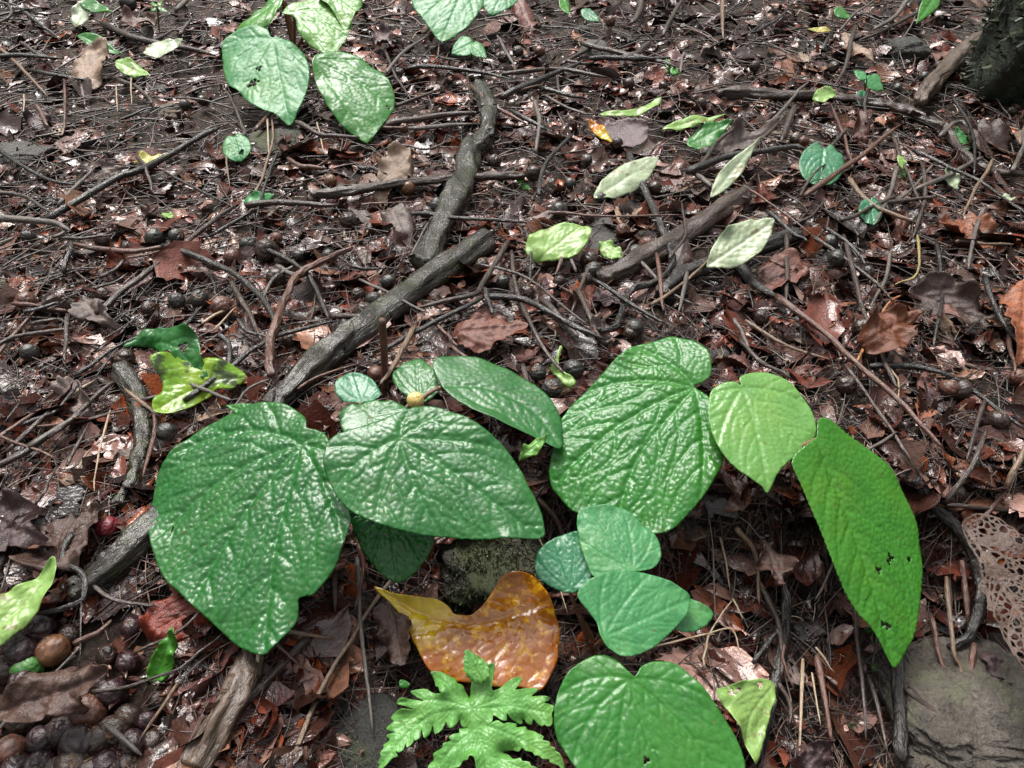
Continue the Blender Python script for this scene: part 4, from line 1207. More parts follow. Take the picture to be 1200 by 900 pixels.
# fern-like lobed leaf
HERB = [(600,370),(610,300),(625,255),(660,240),(690,210),(745,195),(745,250),(735,300),(735,345),(760,340),(800,310),(850,275),(905,262),(905,290),(880,325),(870,345),(930,330),(995,325),(1000,345),(965,375),(1020,372),(1070,385),(1070,400),(1040,415),(1090,425),(1095,450),(1085,480),(1090,520),(1080,550),(1060,555),(1035,545),(1030,555),(1000,540),(975,510),(970,540),(940,535),(915,505),(910,535),(880,530),(840,505),(820,480),(820,520),(790,520),(750,490),(740,490),(735,525),(720,540),(700,555),(760,520),(800,540),(830,530),(880,535),(875,555),(930,550),(940,570),(980,575),(1000,590),(1035,615),(1030,635),(1070,645),(1075,670),(1100,680),(1105,700),(1130,715),(1150,760),(1160,800),(1150,810),(1120,780),(1075,765),(1070,745),(1030,745),(1010,725),(985,725),(970,705),(930,700),(910,680),(890,700),(860,690),(835,690),(800,695),(830,715),(860,745),(900,740),(910,760),(950,765),(960,790),(990,800),(1040,840),(1100,900),(1040,890),(960,850),(900,830),(840,820),(800,830),(790,870),(760,960),(720,1050),(690,960),(660,870),(640,800),(630,740),(600,730),(590,755),(560,760),(540,790),(500,800),(480,830),(420,850),(380,900),(320,900),(330,860),(350,800),(360,770),(385,745),(380,720),(390,700),(440,680),(445,655),(490,640),(480,620),(500,600),(540,590),(540,565),(590,560),(560,555),(545,530),(540,510),(520,545),(490,565),(470,550),(460,525),(440,570),(400,598),(388,580),(380,545),(365,595),(335,622),(325,590),(320,570),(310,620),(280,640),(270,620),(270,650),(235,680),(225,655),(215,690),(190,710),(165,700),(180,730),(150,740),(130,760),(90,800),(60,795),(55,770),(80,730),(75,710),(95,680),(90,655),(125,630),(105,610),(110,595),(160,585),(105,570),(110,550),(150,520),(130,500),(150,475),(180,460),(215,455),(270,455),(220,440),(180,430),(185,410),(220,395),(290,398),(330,405),(290,380),(260,360),(260,345),(300,335),(350,335),(390,360),(440,370),(425,355),(420,330),(400,320),(395,295),(385,265),(370,235),(400,230),(430,235),(470,255),(500,265),(520,270),(530,300),(560,310),(575,340),(595,370)]

def lobed_leaf():
    ol = [(430 + x / 5, 740 + y / 5) for x, y in HERB]
    P_ = lambda x, y: (430 + x / 5, 740 + y / 5)
    p = empty('lobed_herb', foot((556, 862)), 'light green herb with ferny toothed lobes below the orange leaf', 'plant')
    o, P0 = leaf_blade('leaf_blade', ol, P_(617, 452), P_(720, 1050), WLOC[p.name][2] + 0.075, (0.0, -0.3, 1), G['fern'], p, 'pinnate', cup=-0.10, droop=0.10, bull=0.45, cell=0.0042, sp=1.15, smooth_n=3, wave=0.012, seed=6, ragged=0.0,
                       via=[P_(640, 560), P_(690, 720)], prims=[[P_(617, 452), P_(690, 330), P_(740, 205)], [P_(617, 452), P_(780, 380), P_(900, 270)], [P_(617, 452), P_(850, 440), P_(1080, 480)], [P_(670, 540), P_(900, 630), P_(1150, 790)], [P_(650, 560), P_(500, 680), P_(350, 880)],
                              [P_(617, 452), P_(350, 500), P_(70, 785)], [P_(617, 452), P_(420, 400), P_(190, 415)], [P_(617, 452), P_(500, 350), P_(385, 240)], [P_(690, 720), P_(850, 780), P_(1080, 890)]])
    petiole(P0, WLOC[p.name], 0.0015, 'green', o)
    q2 = leaf_blade('leaflet', leaf_outline((566, 800), (546, 762), 26, 'ovate'), (566, 800), (546, 762), P0[2] + 0.012, (0.1, -0.5, 1), G['fern'], p, 'pinnate', cup=-0.6, bull=1.0, cell=0.004, seed=3, serr=0.002, sp=1.6)[0]
    q3 = leaf_blade('leaflet', leaf_outline((480, 806), (468, 798), 10, 'round'), (480, 806), (468, 798), P0[2] - 0.01, (0.1, -0.5, 1), G['fresh'], p, 'pinnate', bull=0.5, cell=0.004, seed=3, sp=1.6)[0]
    mark(550, 840, 'the ferny lobed herb')
lobed_leaf()

# ------------------------------------------------------------------ fallen leaves
def fallen(name, outline, b, t, mat, label, lift=0.012, nrm=(0, -0.15, 1), cup=0.3, droop=-0.1, bull=0.5, veins='pinnate', words=None, stalk=None, fold=0.0, cell=0.008, cat='fallen leaf', holes=(), sp=1.8, wave=0.012, via=(), seed=None, group=None, bounce=None):
    z = ground_pts([b])[0][2] + lift + 0.008
    o, q = leaf_blade(name, outline, b, t, z, nrm, G.get(mat) or DFLAT[mat], None, veins, cup, droop, bull, holes, sp, 0.0, via, cell, fold, wave, seed or int(b[0] + b[1]) % 89, npal=2, ragged=(0.16 if mat in D else 0.03))
    tag(o, label, cat, group)
    if stalk:
        e = ground_pts([stalk])[0] + np.array([0, 0, 0.004])
        petiole(q, e, 0.0011, 'yellow' if mat in ('pale', 'lime', 'yellow', 'light', 'autumn') else 'petiole', o, name='leaf_stalk')
    c = np.mean(np.asarray(outline, float), 0)
    mark(c[0], c[1], words or cap_name(label))
    return o

LO = leaf_outline
YM = [(437, 688), (460, 696), (490, 702), (513, 705), (523, 710), (529, 716), (533, 721), (550, 722), (560, 716), (567, 709), (580, 690), (590, 677), (607, 671), (627, 678), (641, 694), (650, 717), (656, 743), (653, 773), (641, 799), (630, 811), (607, 808), (577, 806), (547, 803), (523, 798), (503, 787), (487, 760), (477, 737), (463, 713)]
ym = fallen('fallen_leaf', YM, (641, 706), (438, 688), 'autumn', 'large orange and yellow dying leaf folded below the green leaves', lift=0.055, nrm=(0, -0.4, 1), cup=0.05, droop=0.02, bull=0.55, via=[(600, 722), (550, 733), (500, 722)], words='the orange and yellow leaf', cell=0.012, fold=0.12, wave=0.010, sp=1.8)

fallen('fallen_leaf', LO((695, 232), (770, 189), 33, 'elliptic'), (695, 232), (770, 189), 'pale', 'pale whitish-green oval leaf lying beside the twisted vine', words='the pale oval leaf', lift=0.02, nrm=(0.1, -0.4, 1))
fallen('fallen_leaf', [(616, 292), (622, 280), (640, 273), (660, 269), (683, 272), (692, 276), (688, 290), (676, 305), (655, 310), (630, 309), (618, 303)], (630, 309), (684, 270), 'lime', 'lime green oval leaf lying beside the grey slab stone', words='the lime fallen leaf', lift=0.015, nrm=(0.0, -0.4, 1))
fallen('fallen_leaf', LO((702, 283), (729, 303), 20, 'elliptic'), (702, 283), (729, 303), 'lime', 'small torn lime leaf on the grey slab stone', words='the small torn lime leaf', lift=0.035, nrm=(0.0, -0.4, 1))
fallen('fallen_leaf', LO((828, 313), (903, 266), 44, 'elliptic'), (828, 313), (903, 266), 'pale', 'pale grey-green leaf with clear veins above the charcoal stick', words='the pale grey-green leaf', lift=0.03, nrm=(0.0, -0.5, 1), bull=0.9)
fallen('fallen_leaf', LO((832, 232), (886, 168), 22, 'lance'), (832, 232), (886, 168), 'pale', 'long narrow greyish leaf pointing up behind the brown log', words='the narrow greyish leaf', lift=0.02, nrm=(0.1, -0.6, 1))
fallen('fallen_leaf', LO((805, 170), (856, 147), 27, 'ovate'), (805, 170), (856, 147), 'fresh', 'dark green fallen leaf beside the long arched root', words='the dark green fallen leaf', lift=0.015, nrm=(0, -0.4, 1))
fallen('fallen_leaf', LO((775, 152), (850, 136), 13, 'lance'), (775, 152), (850, 136), 'lime', 'narrow light green leaf lying on the dark green fallen leaf', words='the narrow light green leaf', lift=0.035, nrm=(0, -0.4, 1))
fallen('fallen_leaf', LO((156, 192), (202, 188), 12, 'lance'), (156, 192), (202, 188), 'yellow', 'small yellow leaf lying on bare soil', words='the small yellow leaf', lift=0.015, nrm=(0, -0.3, 1))
fallen('fallen_leaf', LO((90, 42), (150, 74), 16, 'lance'), (90, 42), (150, 74), 'fresh', 'narrow folded green leaf near the top left corner', words='the narrow folded green leaf', lift=0.04, nrm=(0.1, -0.5, 1), fold=0.3)
fallen('fallen_leaf', LO((135, 72), (178, 94), 20, 'ovate'), (135, 72), (178, 94), 'lime', 'light green broken leaf touching the narrow folded green leaf', words='the light green broken leaf', lift=0.03, nrm=(0.1, -0.5, 1))
fallen('fallen_leaf', LO((168, 62), (215, 47), 19, 'ovate'), (168, 62), (215, 47), 'pale', 'pale leaf behind the star-shaped sprout', words='the pale leaf behind the sprout', lift=0.03, nrm=(0.0, -0.4, 1))
fallen('fallen_leaf', LO((92, 4), (136, 20), 13, 'lance'), (92, 4), (136, 20), 'fresh', 'green leaf lying across a pale one at the top edge', words='the top edge green leaf', lift=0.05, nrm=(0.0, -0.4, 1))
fallen('fallen_leaf', LO((87, 32), (108, 2), 18, 'ovate'), (87, 32), (108, 2), 'pale', 'pale whitish leaf under the green one at the top edge', words='the whitish top edge leaf', lift=0.02, nrm=(0.0, -0.4, 1))
fallen('fallen_leaf', [(62, 652), (66, 668), (58, 695), (42, 722), (20, 745), (-5, 762), (-30, 765), (-32, 735), (-20, 705), (10, 690), (38, 675)], (62, 654), (-28, 763), 'lime', 'light green folded leaf at the left edge above the fruit heap', words='the folded leaf at the left edge', lift=0.04, nrm=(0.2, -0.4, 1), via=[(30, 705)], fold=0.25)
fallen('fallen_leaf', [(177, 797), (176, 780), (185, 760), (196, 745), (207, 733), (207, 755), (203, 780), (192, 797)], (182, 796), (207, 734), 'bright', 'small bright green blade standing below the widest leaf', words='the bright green blade', lift=0.01, nrm=(0.1, -0.9, 1), cat='leaf')
fallen('fallen_leaf', [(145, 407), (155, 393), (175, 387), (200, 390), (225, 395), (236, 402), (240, 425), (246, 448), (232, 442), (215, 432), (203, 420), (188, 416), (178, 405), (160, 403)], (146, 407), (245, 447), 'deep', 'curled dark green leaf with a hole lying on the mottled leaf', words='the curled dark green leaf', lift=0.05, nrm=(0.05, -0.35, 1), cup=0.5, fold=0.25, bull=0.8, via=[(195, 405)], holes=[(218, 413, 5.5)], wave=0.02)
fallen('fallen_leaf', [(183, 432), (188, 425), (203, 422), (225, 425), (250, 424), (275, 430), (289, 442), (275, 455), (255, 460), (240, 470), (225, 482), (205, 490), (187, 489), (184, 476), (195, 458)], (286, 443), (186, 487), 'mottled', 'mottled lime and dark leaf under the curled dark green leaf', words='the mottled lime leaf', lift=0.02, nrm=(0.1, -0.4, 1), bull=0.6, cup=0.3, via=[(240, 452)])
fallen('fallen_leaf', [(704, 133), (725, 134), (748, 130), (772, 120), (770, 130), (752, 138), (728, 140), (710, 138)], (705, 135), (771, 123), 'lime', 'narrow yellowish-green leaf curving above the decaying purplish leaf', words='the narrow yellowish leaf', lift=0.03, nrm=(0, -0.4, 1), cup=0.2)
fallen('fallen_leaf', LO((688, 139), (718, 166), 15, 'lance'), (688, 139), (718, 166), 'autumn', 'small orange and yellow torn leaf beside the decaying purplish leaf', words='the small orange torn leaf', lift=0.04, nrm=(-0.3, -0.4, 1))
fallen('fallen_leaf', [(706, 150), (720, 144), (740, 143), (757, 150), (760, 165), (745, 176), (725, 172), (712, 164)], (708, 150), (757, 170), 'purplish', 'decaying purplish wet leaf under the narrow yellowish leaf', words='the decaying purplish leaf', lift=0.025, nrm=(0, -0.4, 1))
fallen('fallen_leaf', LO((952, 116), (980, 112), 18, 'ovate'), (952, 116), (980, 112), 'lime', 'small light green leaf lying above the arched root', words='the small light green leaf', lift=0.02, nrm=(0, -0.5, 1))
fallen('fallen_leaf', LO((1112, 194), (1122, 226), 17, 'ovate'), (1112, 194), (1122, 226), 'pale', 'pale grey-green leaf hanging below the arched root', words='the small hanging pale leaf', lift=0.03, nrm=(0.1, -0.6, 1))
fallen('fallen_leaf', LO((1170, 230), (1186, 236), 9, 'elliptic'), (1170, 230), (1186, 236), 'pale', 'tiny whitish leaf below the right end of the arched root', words='the tiny whitish leaf', lift=0.02, nrm=(0, -0.4, 1))
fallen('fallen_leaf', LO((1122, 148), (1134, 182), 22, 'elliptic'), (1122, 148), (1134, 182), 'mint', 'pale green leaf half hidden beside the brown glossy leaf', words='the half hidden pale green leaf', lift=0.02, nrm=(0, -0.5, 1))
fallen('fallen_leaf', LO((1146, 147), (1157, 144), 7, 'round'), (1146, 147), (1157, 144), 'lime', 'tiny lime leaf fragment near the mossy boulder', words='the tiny lime fragment', lift=0.02, nrm=(0, -0.4, 1))
fallen('fallen_leaf', LO((608, 541), (643, 513), 17, 'lance'), (608, 541), (643, 513), 'light', 'small lance-shaped light leaf between the oval and puckered leaves', words='the lance-shaped light leaf', lift=0.05, nrm=(0, -0.4, 1))
fallen('fallen_leaf', [(833, 812), (850, 803), (870, 797), (907, 800), (898, 835), (890, 862), (878, 895), (866, 872), (850, 840)], (906, 800), (866, 880), 'lime', 'pale green veined leaf turned underside up beside the round leaf', words='the pale green veined leaf', lift=0.03, nrm=(0.1, -0.5, 1), holes=[(886, 803, 4), (852, 812, 4), (860, 809, 3)], bull=0.6, via=[(875, 838)], cell=0.012)
fallen('leaf_pod', [(645, 428), (652, 418), (656, 405), (659, 408), (654, 425), (660, 440), (672, 446), (673, 455), (664, 458), (654, 446), (648, 436)], (657, 406), (668, 456), 'lime', 'curled lime green pod above the large puckered leaf', words='the curled lime pod', lift=0.025, nrm=(0, -0.5, 1), cat='pod', cup=-2.0)
fallen('fallen_leaf', LO((285, 240), (325, 238), 13, 'elliptic'), (285, 240), (325, 238), 'mint', 'dull green leaf half buried above the black twig', words='the dull green half buried leaf', lift=0.012, nrm=(0, -0.3, 1))
fallen('fallen_leaf', LO((190, 250), (207, 260), 10, 'elliptic'), (190, 250), (207, 260), 'lime', 'tiny green leaf scrap below the bark strip', words='the tiny green scrap', lift=0.012, nrm=(0, -0.4, 1))

# brown leaves with a place of their own: base, tip, width, colour, label, words
DL = [
 ((18, 655), (112, 585), 62, 'dark brown', 'large dark brown wet leaf at the left edge beside the widest leaf', 'the large dark brown wet leaf', 'ovate', 0.03),
 ((-20, 600), (60, 640), 70, 'purplish', 'purplish wet leaf under the large dark brown one', 'the purplish wet leaf', 'ovate', 0.012),
 ((246, 690), (176, 755), 62, 'deep red', 'deep red wet leaf tucked under the widest leaf', 'the deep red leaf', 'elliptic', 0.006),
 ((-8, 838), (148, 788), 56, 'dark brown', 'long dark leaf lying over the fruit heap', 'the long dark leaf', 'elliptic', 0.042),
 ((893, 632), (902, 698), 34, 'dark brown', 'smooth oval brown leaf pressed against the bank', 'the oval brown leaf', 'elliptic', 0.014),
 ((1205, 322), (1180, 436), 50, 'rusty orange', 'glossy orange-brown leaf at the right edge', 'the glossy orange-brown leaf', 'elliptic', 0.04),
 ((1064, 338), (1180, 388), 50, 'dark brown', 'large shiny dark leaf beside the orange-brown leaf', 'the large shiny dark leaf', 'ovate', 0.02),
 ((1008, 408), (1072, 372), 56, 'rusty orange', 'crumpled rusty orange leaf right of the light sticks', 'the crumpled rusty leaf', 'ovate', 0.03),
 ((84, 96), (128, 56), 40, 'tan', 'upright tan leaf beside the narrow folded green leaf', 'the upright tan leaf', 'ovate', 0.02),
 ((446, 217), (487, 168), 30, 'tan', 'crinkled tan leaf with clear ribs left of the knobbly root', 'the crinkled tan leaf', 'elliptic', 0.015),
 ((455, 244), (490, 312), 36, 'greyish', 'pinkish-grey leaf below the straight brown stick', 'the pinkish-grey leaf', 'ovate', 0.01),
 ((604, -6), (632, 42), 26, 'reddish-brown', 'reddish curled leaf at the top edge', 'the reddish top edge leaf', 'elliptic', 0.03),
 ((834, 172), (908, 152), 38, 'greyish', 'flat greyish-brown leaf beside the dark green fallen leaf', 'the flat greyish-brown leaf', 'ovate', 0.012),
 ((1132, 150), (1178, 212), 54, 'dark brown', 'dark glossy brown leaf below the arched root end', 'the dark glossy leaf', 'ovate', 0.02),
 ((1006, 128), (1015, 172), 20, 'reddish-brown', 'rolled reddish leaf standing on the arched root', 'the rolled reddish leaf', 'elliptic', 0.035),
 ((94, 352), (144, 388), 36, 'greyish', 'silvery grey wet leaf on the left of the slope', 'the silvery grey leaf', 'ovate', 0.018),
 ((798, 598), (864, 606), 52, 'tan', 'blunt tan leaf under the large puckered leaf', 'the blunt tan leaf', 'ovate', 0.008),
 ((528, 398), (622, 390), 46, 'reddish-brown', 'flat reddish leaf behind the upper oval leaf', 'the flat reddish leaf', 'ovate', 0.012),
 ((56, 140), (22, 122), 26, 'purplish', 'pinkish curled leaf near the left edge', 'the pinkish curled leaf', 'ovate', 0.02),
 ((138, 32), (192, 30), 16, 'reddish-brown', 'rolled reddish leaf beside the star-shaped sprout', 'the rolled reddish leaf', 'elliptic', 0.03),
 ((438, 46), (462, 60), 24, 'purplish', 'blackish shiny leaf beside the upper right hanging leaf', 'the blackish shiny leaf', 'ovate', 0.02),
 ((1038, 505), (990, 40), 0, 'tan', '', '', '', 0),
 ((985, 38), (1026, 68), 16, 'tan', 'cream dry leaf with notches above the stone', 'the cream dry leaf', 'lance', 0.03),
 ((718, 398), (690, 372), 26, 'greyish', 'grey torn leaf inside the vine loop', 'the grey torn leaf', 'ovate', 0.012),
 ((690, 355), (742, 345), 30, 'purplish', 'purplish leaf behind the short log', 'the purplish leaf behind the log', 'ovate', 0.008),
 ((880, 330), (950, 320), 40, 'reddish-brown', 'red-brown leaf right of the charcoal stick', 'the red-brown leaf', 'ovate', 0.012),
 ((848, 246), (950, 276), 34, 'greyish', 'greyish flat leaf above the pale grey-green leaf', 'the greyish flat leaf', 'elliptic', 0.01),
 ((112, 488), (60, 440), 34, 'greyish', 'lichen-grey torn leaf left of the crooked root', 'the lichen-grey leaf', 'ovate', 0.014),
 ((640, 690), (655, 640), 20, 'dark brown', 'dark leaf beside the round bluish leaf', 'the narrow dark leaf', 'elliptic', 0.01),
 ((1100, 260), (1165, 282), 30, 'rusty orange', 'rusty leaf right of the tiny teal leaf', 'the rusty leaf', 'ovate', 0.016),
 ((1060, 250), (1050, 296), 26, 'reddish-brown', 'pinkish standing leaf below the tiny teal leaf', 'the pinkish standing leaf', 'ovate', 0.02),
 ((460, 700), (480, 790), 44, 'dark brown', 'dark leaf in shade beside the orange leaf', 'the dark shaded leaf', 'elliptic', 0.005),
 ((930, 730), (975, 790), 50, 'dark brown', 'dark leaf on the bank left of the hanging root', 'the dark bank leaf', 'ovate', 0.008),
 ((1140, 765), (1172, 805), 26, 'purplish', 'small purplish leaf stuck to the wet rock', 'the small purplish rock leaf', 'ovate', 0.012),
 ((930, 905), (965, 868), 40, 'purplish', 'purplish leaf at the bottom edge beside white roots', 'the purplish bottom leaf', 'ovate', 0.02),
]
for (b, t, wd, mt, lab, wrd, sh, lf) in DL:
    if not lab: continue
    fallen('dead_leaf', LO(b, t, wd, sh, 16), b, t, mt, lab, lift=lf, nrm=(rng.normal(0, 0.15), -0.35 + rng.normal(0, 0.12), 1), cup=rng.uniform(0.2, 0.7), droop=rng.uniform(-0.25, 0.1), bull=1.5, words=wrd, cat='dead leaf', wave=0.034, sp=2.0, cell=0.012, group='brown leaves singled out on the slope')

def skeleton_leaf():
    ol = [(1128, 612), (1140, 650), (1150, 690), (1165, 738), (1185, 772), (1205, 792), (1240, 800), (1262, 770), (1262, 700), (1235, 650), (1195, 620), (1160, 604)]
    LACE['on'] = True
    fallen('skeleton_leaf', ol, (1130, 612), (1240, 800), 'lace', 'lacy brown skeleton leaf full of holes at the right edge', lift=0.05, nrm=(-0.1, -0.35, 1), cup=-0.2, bull=0.8, words='the lacy skeleton leaf', cat='dead leaf', sp=1.15, cell=0.0066, wave=0.012)
    LACE['on'] = False
skeleton_leaf()

# ------------------------------------------------------------------ twigs seen one by one in the photograph
TW = [
 ([(125, 43), (173, 62), (258, 80)], 4, 'dark brown'), ([(8, 73), (63, 130)], 2.5, 'tan'), ([(0, 88), (83, 88)], 3, 'black'),
 ([(43, 97), (110, 112)], 3, 'black'), ([(60, 280), (143, 233), (172, 221), (220, 194), (264, 168)], 4.5, 'black'),
 ([(77, 257), (117, 213)], 3, 'grey'), ([(0, 283), (67, 290), (95, 297)], 5, 'grey'),
 ([(120, 390), (160, 357), (200, 327), (233, 300), (282, 262)], 4, 'dark brown'), ([(200, 220), (287, 267)], 2, 'black'),
 ([(250, 297), (360, 233)], 2.5, 'black'), ([(293, 267), (345, 264), (400, 266)], 4.5, 'dark brown'),
 ([(480, 100), (550, 103), (600, 113)], 3, 'black'), ([(587, 133), (633, 113), (687, 89)], 4, 'black'),
 ([(687, 88), (740, 91), (783, 90)], 3.5, 'black'), ([(590, 107), (653, 100), (710, 110)], 3, 'dark brown'),
 ([(633, 123), (687, 138)], 3, 'black'), ([(553, 123), (587, 150), (617, 165)], 3, 'reddish'),
 ([(450, 167), (500, 158), (557, 153)], 4.5, 'dark brown'), ([(480, 170), (557, 162)], 3, 'grey'), ([(463, 147), (523, 122)], 2.5, 'dark brown'),
 ([(640, 273), (700, 278), (800, 275)], 2, 'reddish'), ([(483, 278), (550, 281), (617, 285)], 3, 'black'),
 ([(747, -6), (748, 27), (738, 45)], 5, 'dark brown'), ([(773, 57), (800, 10)], 3, 'dark brown'), ([(727, 87), (745, 82), (760, 68)], 4.5, 'dark brown'),
 ([(800, 227), (843, 210), (910, 197), (940, 197)], 5, 'black'), ([(937, 253), (987, 217), (1047, 167)], 4, 'reddish'),
 ([(843, -5), (845, 63)], 3, 'tan'), ([(997, 50), (987, 93), (975, 120)], 3, 'dark brown'),
 ([(1073, -4), (1047, 33), (1017, 55)], 3, 'grey'), ([(1113, 3), (1060, 37), (1003, 63)], 3, 'dark brown'), ([(927, 147), (910, 187)], 4, 'dark brown'),
 ([(1107, 133), (1130, 180), (1133, 230)], 2, 'black'), ([(1153, 210), (1130, 253), (1120, 277)], 2.5, 'tan'),
 ([(1037, 180), (1053, 213), (1073, 263)], 2.5, 'dark brown'), ([(1073, 207), (1077, 247), (1063, 300)], 3, 'dark brown'),
 ([(1043, 217), (1034, 250), (1017, 287)], 3, 'grey'), ([(1062, 200), (1120, 230), (1205, 287)], 2.5, 'black'),
 ([(810, 233), (867, 237), (950, 297)], 2, 'reddish'),
 ([(197, 312), (247, 330), (290, 357), (320, 387), (330, 410)], 4, 'black'), ([(277, 352), (293, 383), (313, 423)], 4, 'dark brown'),
 ([(305, 310), (360, 343), (390, 400)], 3.5, 'black'), ([(0, 447), (50, 383)], 3, 'reddish'),
 ([(100, 470), (150, 433), (207, 407)], 2.5, 'black'), ([(227, 497), (293, 447), (327, 423), (400, 403)], 3.5, 'black'),
 ([(-5, 575), (43, 553), (90, 517), (143, 470)], 4, 'dark brown'), ([(20, 552), (80, 497)], 3, 'dark brown'), ([(50, 550), (110, 507)], 3.5, 'grey'), ([(70, 540), (140, 478)], 3, 'dark brown'),
 ([(0, 545), (66, 500)], 3, 'reddish'), ([(137, 500), (127, 553), (120, 597)], 2, 'cream'), ([(90, 483), (123, 463)], 3, 'cream'), ([(243, 400), (283, 377)], 3, 'cream'), ([(257, 411), (284, 384)], 2, 'cream'),
 ([(96, 578), (116, 546)], 2.5, 'cream'), ([(92, 572), (118, 520)], 2.5, 'dark brown'),
 ([(0, 317), (30, 300)], 3, 'grey'), ([(93, 307), (167, 315), (227, 303)], 3.5, 'reddish'), 
 ([(453, 433), (533, 390), (570, 370)], 3.5, 'black'), ([(602, 317), (607, 367), (633, 427), (660, 463)], 3, 'dark brown'),
 ([(573, 373), (617, 380), (653, 397), (707, 425)], 4.5, 'black'), ([(633, 370), (663, 403), (677, 417)], 4.5, 'dark brown'),
 ([(597, 307), (567, 357), (553, 373), (493, 387)], 3.5, 'dark brown'), ([(560, 333), (617, 353), (690, 410)], 2, 'dark brown'),
 ([(667, 300), (650, 347)], 3, 'reddish'), ([(690, 327), (667, 387)], 3, 'dark brown'), ([(677, 363), (697, 413)], 3, 'dark brown'),
 ([(767, 320), (775, 390)], 3, 'reddish'), ([(800, 343), (790, 393)], 3, 'grey'),
 ([(980, 300), (1000, 377), (1027, 447), (1043, 480)], 3, 'dark brown'), ([(947, 300), (987, 327), (1037, 373)], 2.5, 'dark brown'),
 ([(903, 373), (947, 407), (980, 437), (1033, 487), (1063, 520), (1090, 550)], 4, 'reddish'), ([(983, 450), (1027, 513), (1067, 580)], 2.5, 'dark brown'),
 ([(1010, 453), (1073, 455), (1120, 473), (1190, 530)], 4, 'black'), ([(1143, 350), (1153, 393), (1185, 437)], 4, 'black'),
 ([(1090, 300), (1095, 367), (1085, 427)], 2.5, 'black'), ([(1067, 300), (1067, 343), (1040, 357)], 1.7, 'yellow'),
 ([(997, 447), (1017, 403), (1033, 377), (1053, 363)], 2, 'orange'), ([(1163, 597), (1183, 557), (1197, 523)], 3.5, 'tan'),
 ([(1140, 493), (1120, 567)], 3, 'dark brown'), ([(1033, 447), (1044, 470), (1045, 492)], 1.8, 'cream'),
 ([(-5, 902), (67, 830), (110, 782)], 2.5, 'grey'), ([(0, 855), (60, 853), (110, 855)], 2, 'dark brown'), ([(112, 700), (110, 805)], 1.5, 'black'),
 ([(123, 830), (173, 823), (220, 803), (277, 757)], 2.5, 'dark brown'), ([(220, 823), (177, 893)], 2.5, 'tan'), ([(140, 867), (180, 905)], 4, 'grey'),
 ([(323, 760), (400, 773)], 3, 'tan'), ([(350, 903), (385, 825), (415, 772), (467, 697), (533, 640)], 3.2, 'tan'),
 ([(425, 677), (430, 767), (443, 883)], 3, 'grey'), ([(613, 622), (632, 655), (647, 690), (663, 740)], 2, 'cream'),
 ([(1095, 615), (1140, 620), (1205, 627)], 3.5, 'dark brown'), ([(1123, 647), (1167, 598)], 3.5, 'reddish'),
 ([(1097, 697), (1100, 783), (1113, 813), (1130, 902)], 2.8, 'tan'), ([(1080, 740), (1090, 793), (1113, 847)], 3, 'reddish'),
 ([(1113, 677), (1120, 750)], 4, 'reddish'), ([(1127, 777), (1120, 820)], 4, 'reddish'),
 ([(877, 797), (895, 765), (913, 743)], 4, 'black'), ([(990, 687), (993, 787), (1003, 887)], 3, 'dark brown'), ([(1007, 807), (1030, 902)], 3, 'dark brown'),
 ([(948, 790), (956, 840), (963, 887)], 4.5, 'reddish'), ([(933, 790), (928, 905)], 3.5, 'cream'), ([(946, 780), (965, 811)], 2, 'cream'), ([(940, 808), (952, 870)], 2, 'cream'),
 ([(1050, 827), (1085, 865), (1122, 905)], 5, 'dark brown'), ([(838, 647), (852, 712)], 2, 'cream'), ([(735, 782), (797, 767), (832, 760)], 2, 'cream'),
 ([(820, 798), (822, 770), (838, 742), (855, 722)], 2, 'cream'), ([(824, 764), (850, 760), (860, 790)], 1.5, 'cream'), ([(852, 722), (862, 744)], 1.8, 'cream'), ([(856, 640), (878, 672), (882, 730)], 4, 'tan'),
 ([(866, 500), (930, 560)], 2.5, 'dark brown'), ([(395, 640), (399, 740)], 5, 'dark brown'), ([(318, 155), (320, 205)], 2, 'cream'), ([(305, 250), (322, 190), (318, 140)], 1.8, 'tan'), ([(375, 165), (385, 200)], 1.6, 'cream'), ([(270, 190), (272, 240)], 1.5, 'tan'),
 ([(161, 110), (163, 145)], 1.5, 'cream'), ([(140, 118), (142, 148)], 1.5, 'cream'), ([(33, 127), (34, 150)], 1.8, 'cream'),
 ([(780, 330), (800, 300), (795, 260)], 2, 'dark brown'), ([(0, 50), (20, 35), (15, 20)], 2, 'dark brown'), ([(210, 28), (238, 0)], 3, 'grey'), ([(214, 60), (232, 42)], 3, 'dark brown'),
 ([(600, 150), (640, 175)], 3, 'black'), ([(585, 60), (605, 100)], 2, 'grey'), ([(680, 70), (720, 82), (790, 97)], 3.5, 'dark brown'), ([(520, 66), (560, 42)], 1.6, 'black'),
 ([(0, 190), (55, 225), (95, 235)], 2.5, 'black'), ([(0, 245), (35, 250), (70, 272)], 2.5, 'dark brown'), ([(48, 140), (65, 168)], 3, 'reddish'), ([(80, 110), (81, 172)], 2, 'reddish'),
]
CW = {'black': 'black', 'dark brown': 'dark brown', 'grey': 'grey', 'reddish': 'reddish', 'tan': 'tan', 'cream': 'cream', 'yellow': 'yellow', 'orange': 'orange'}

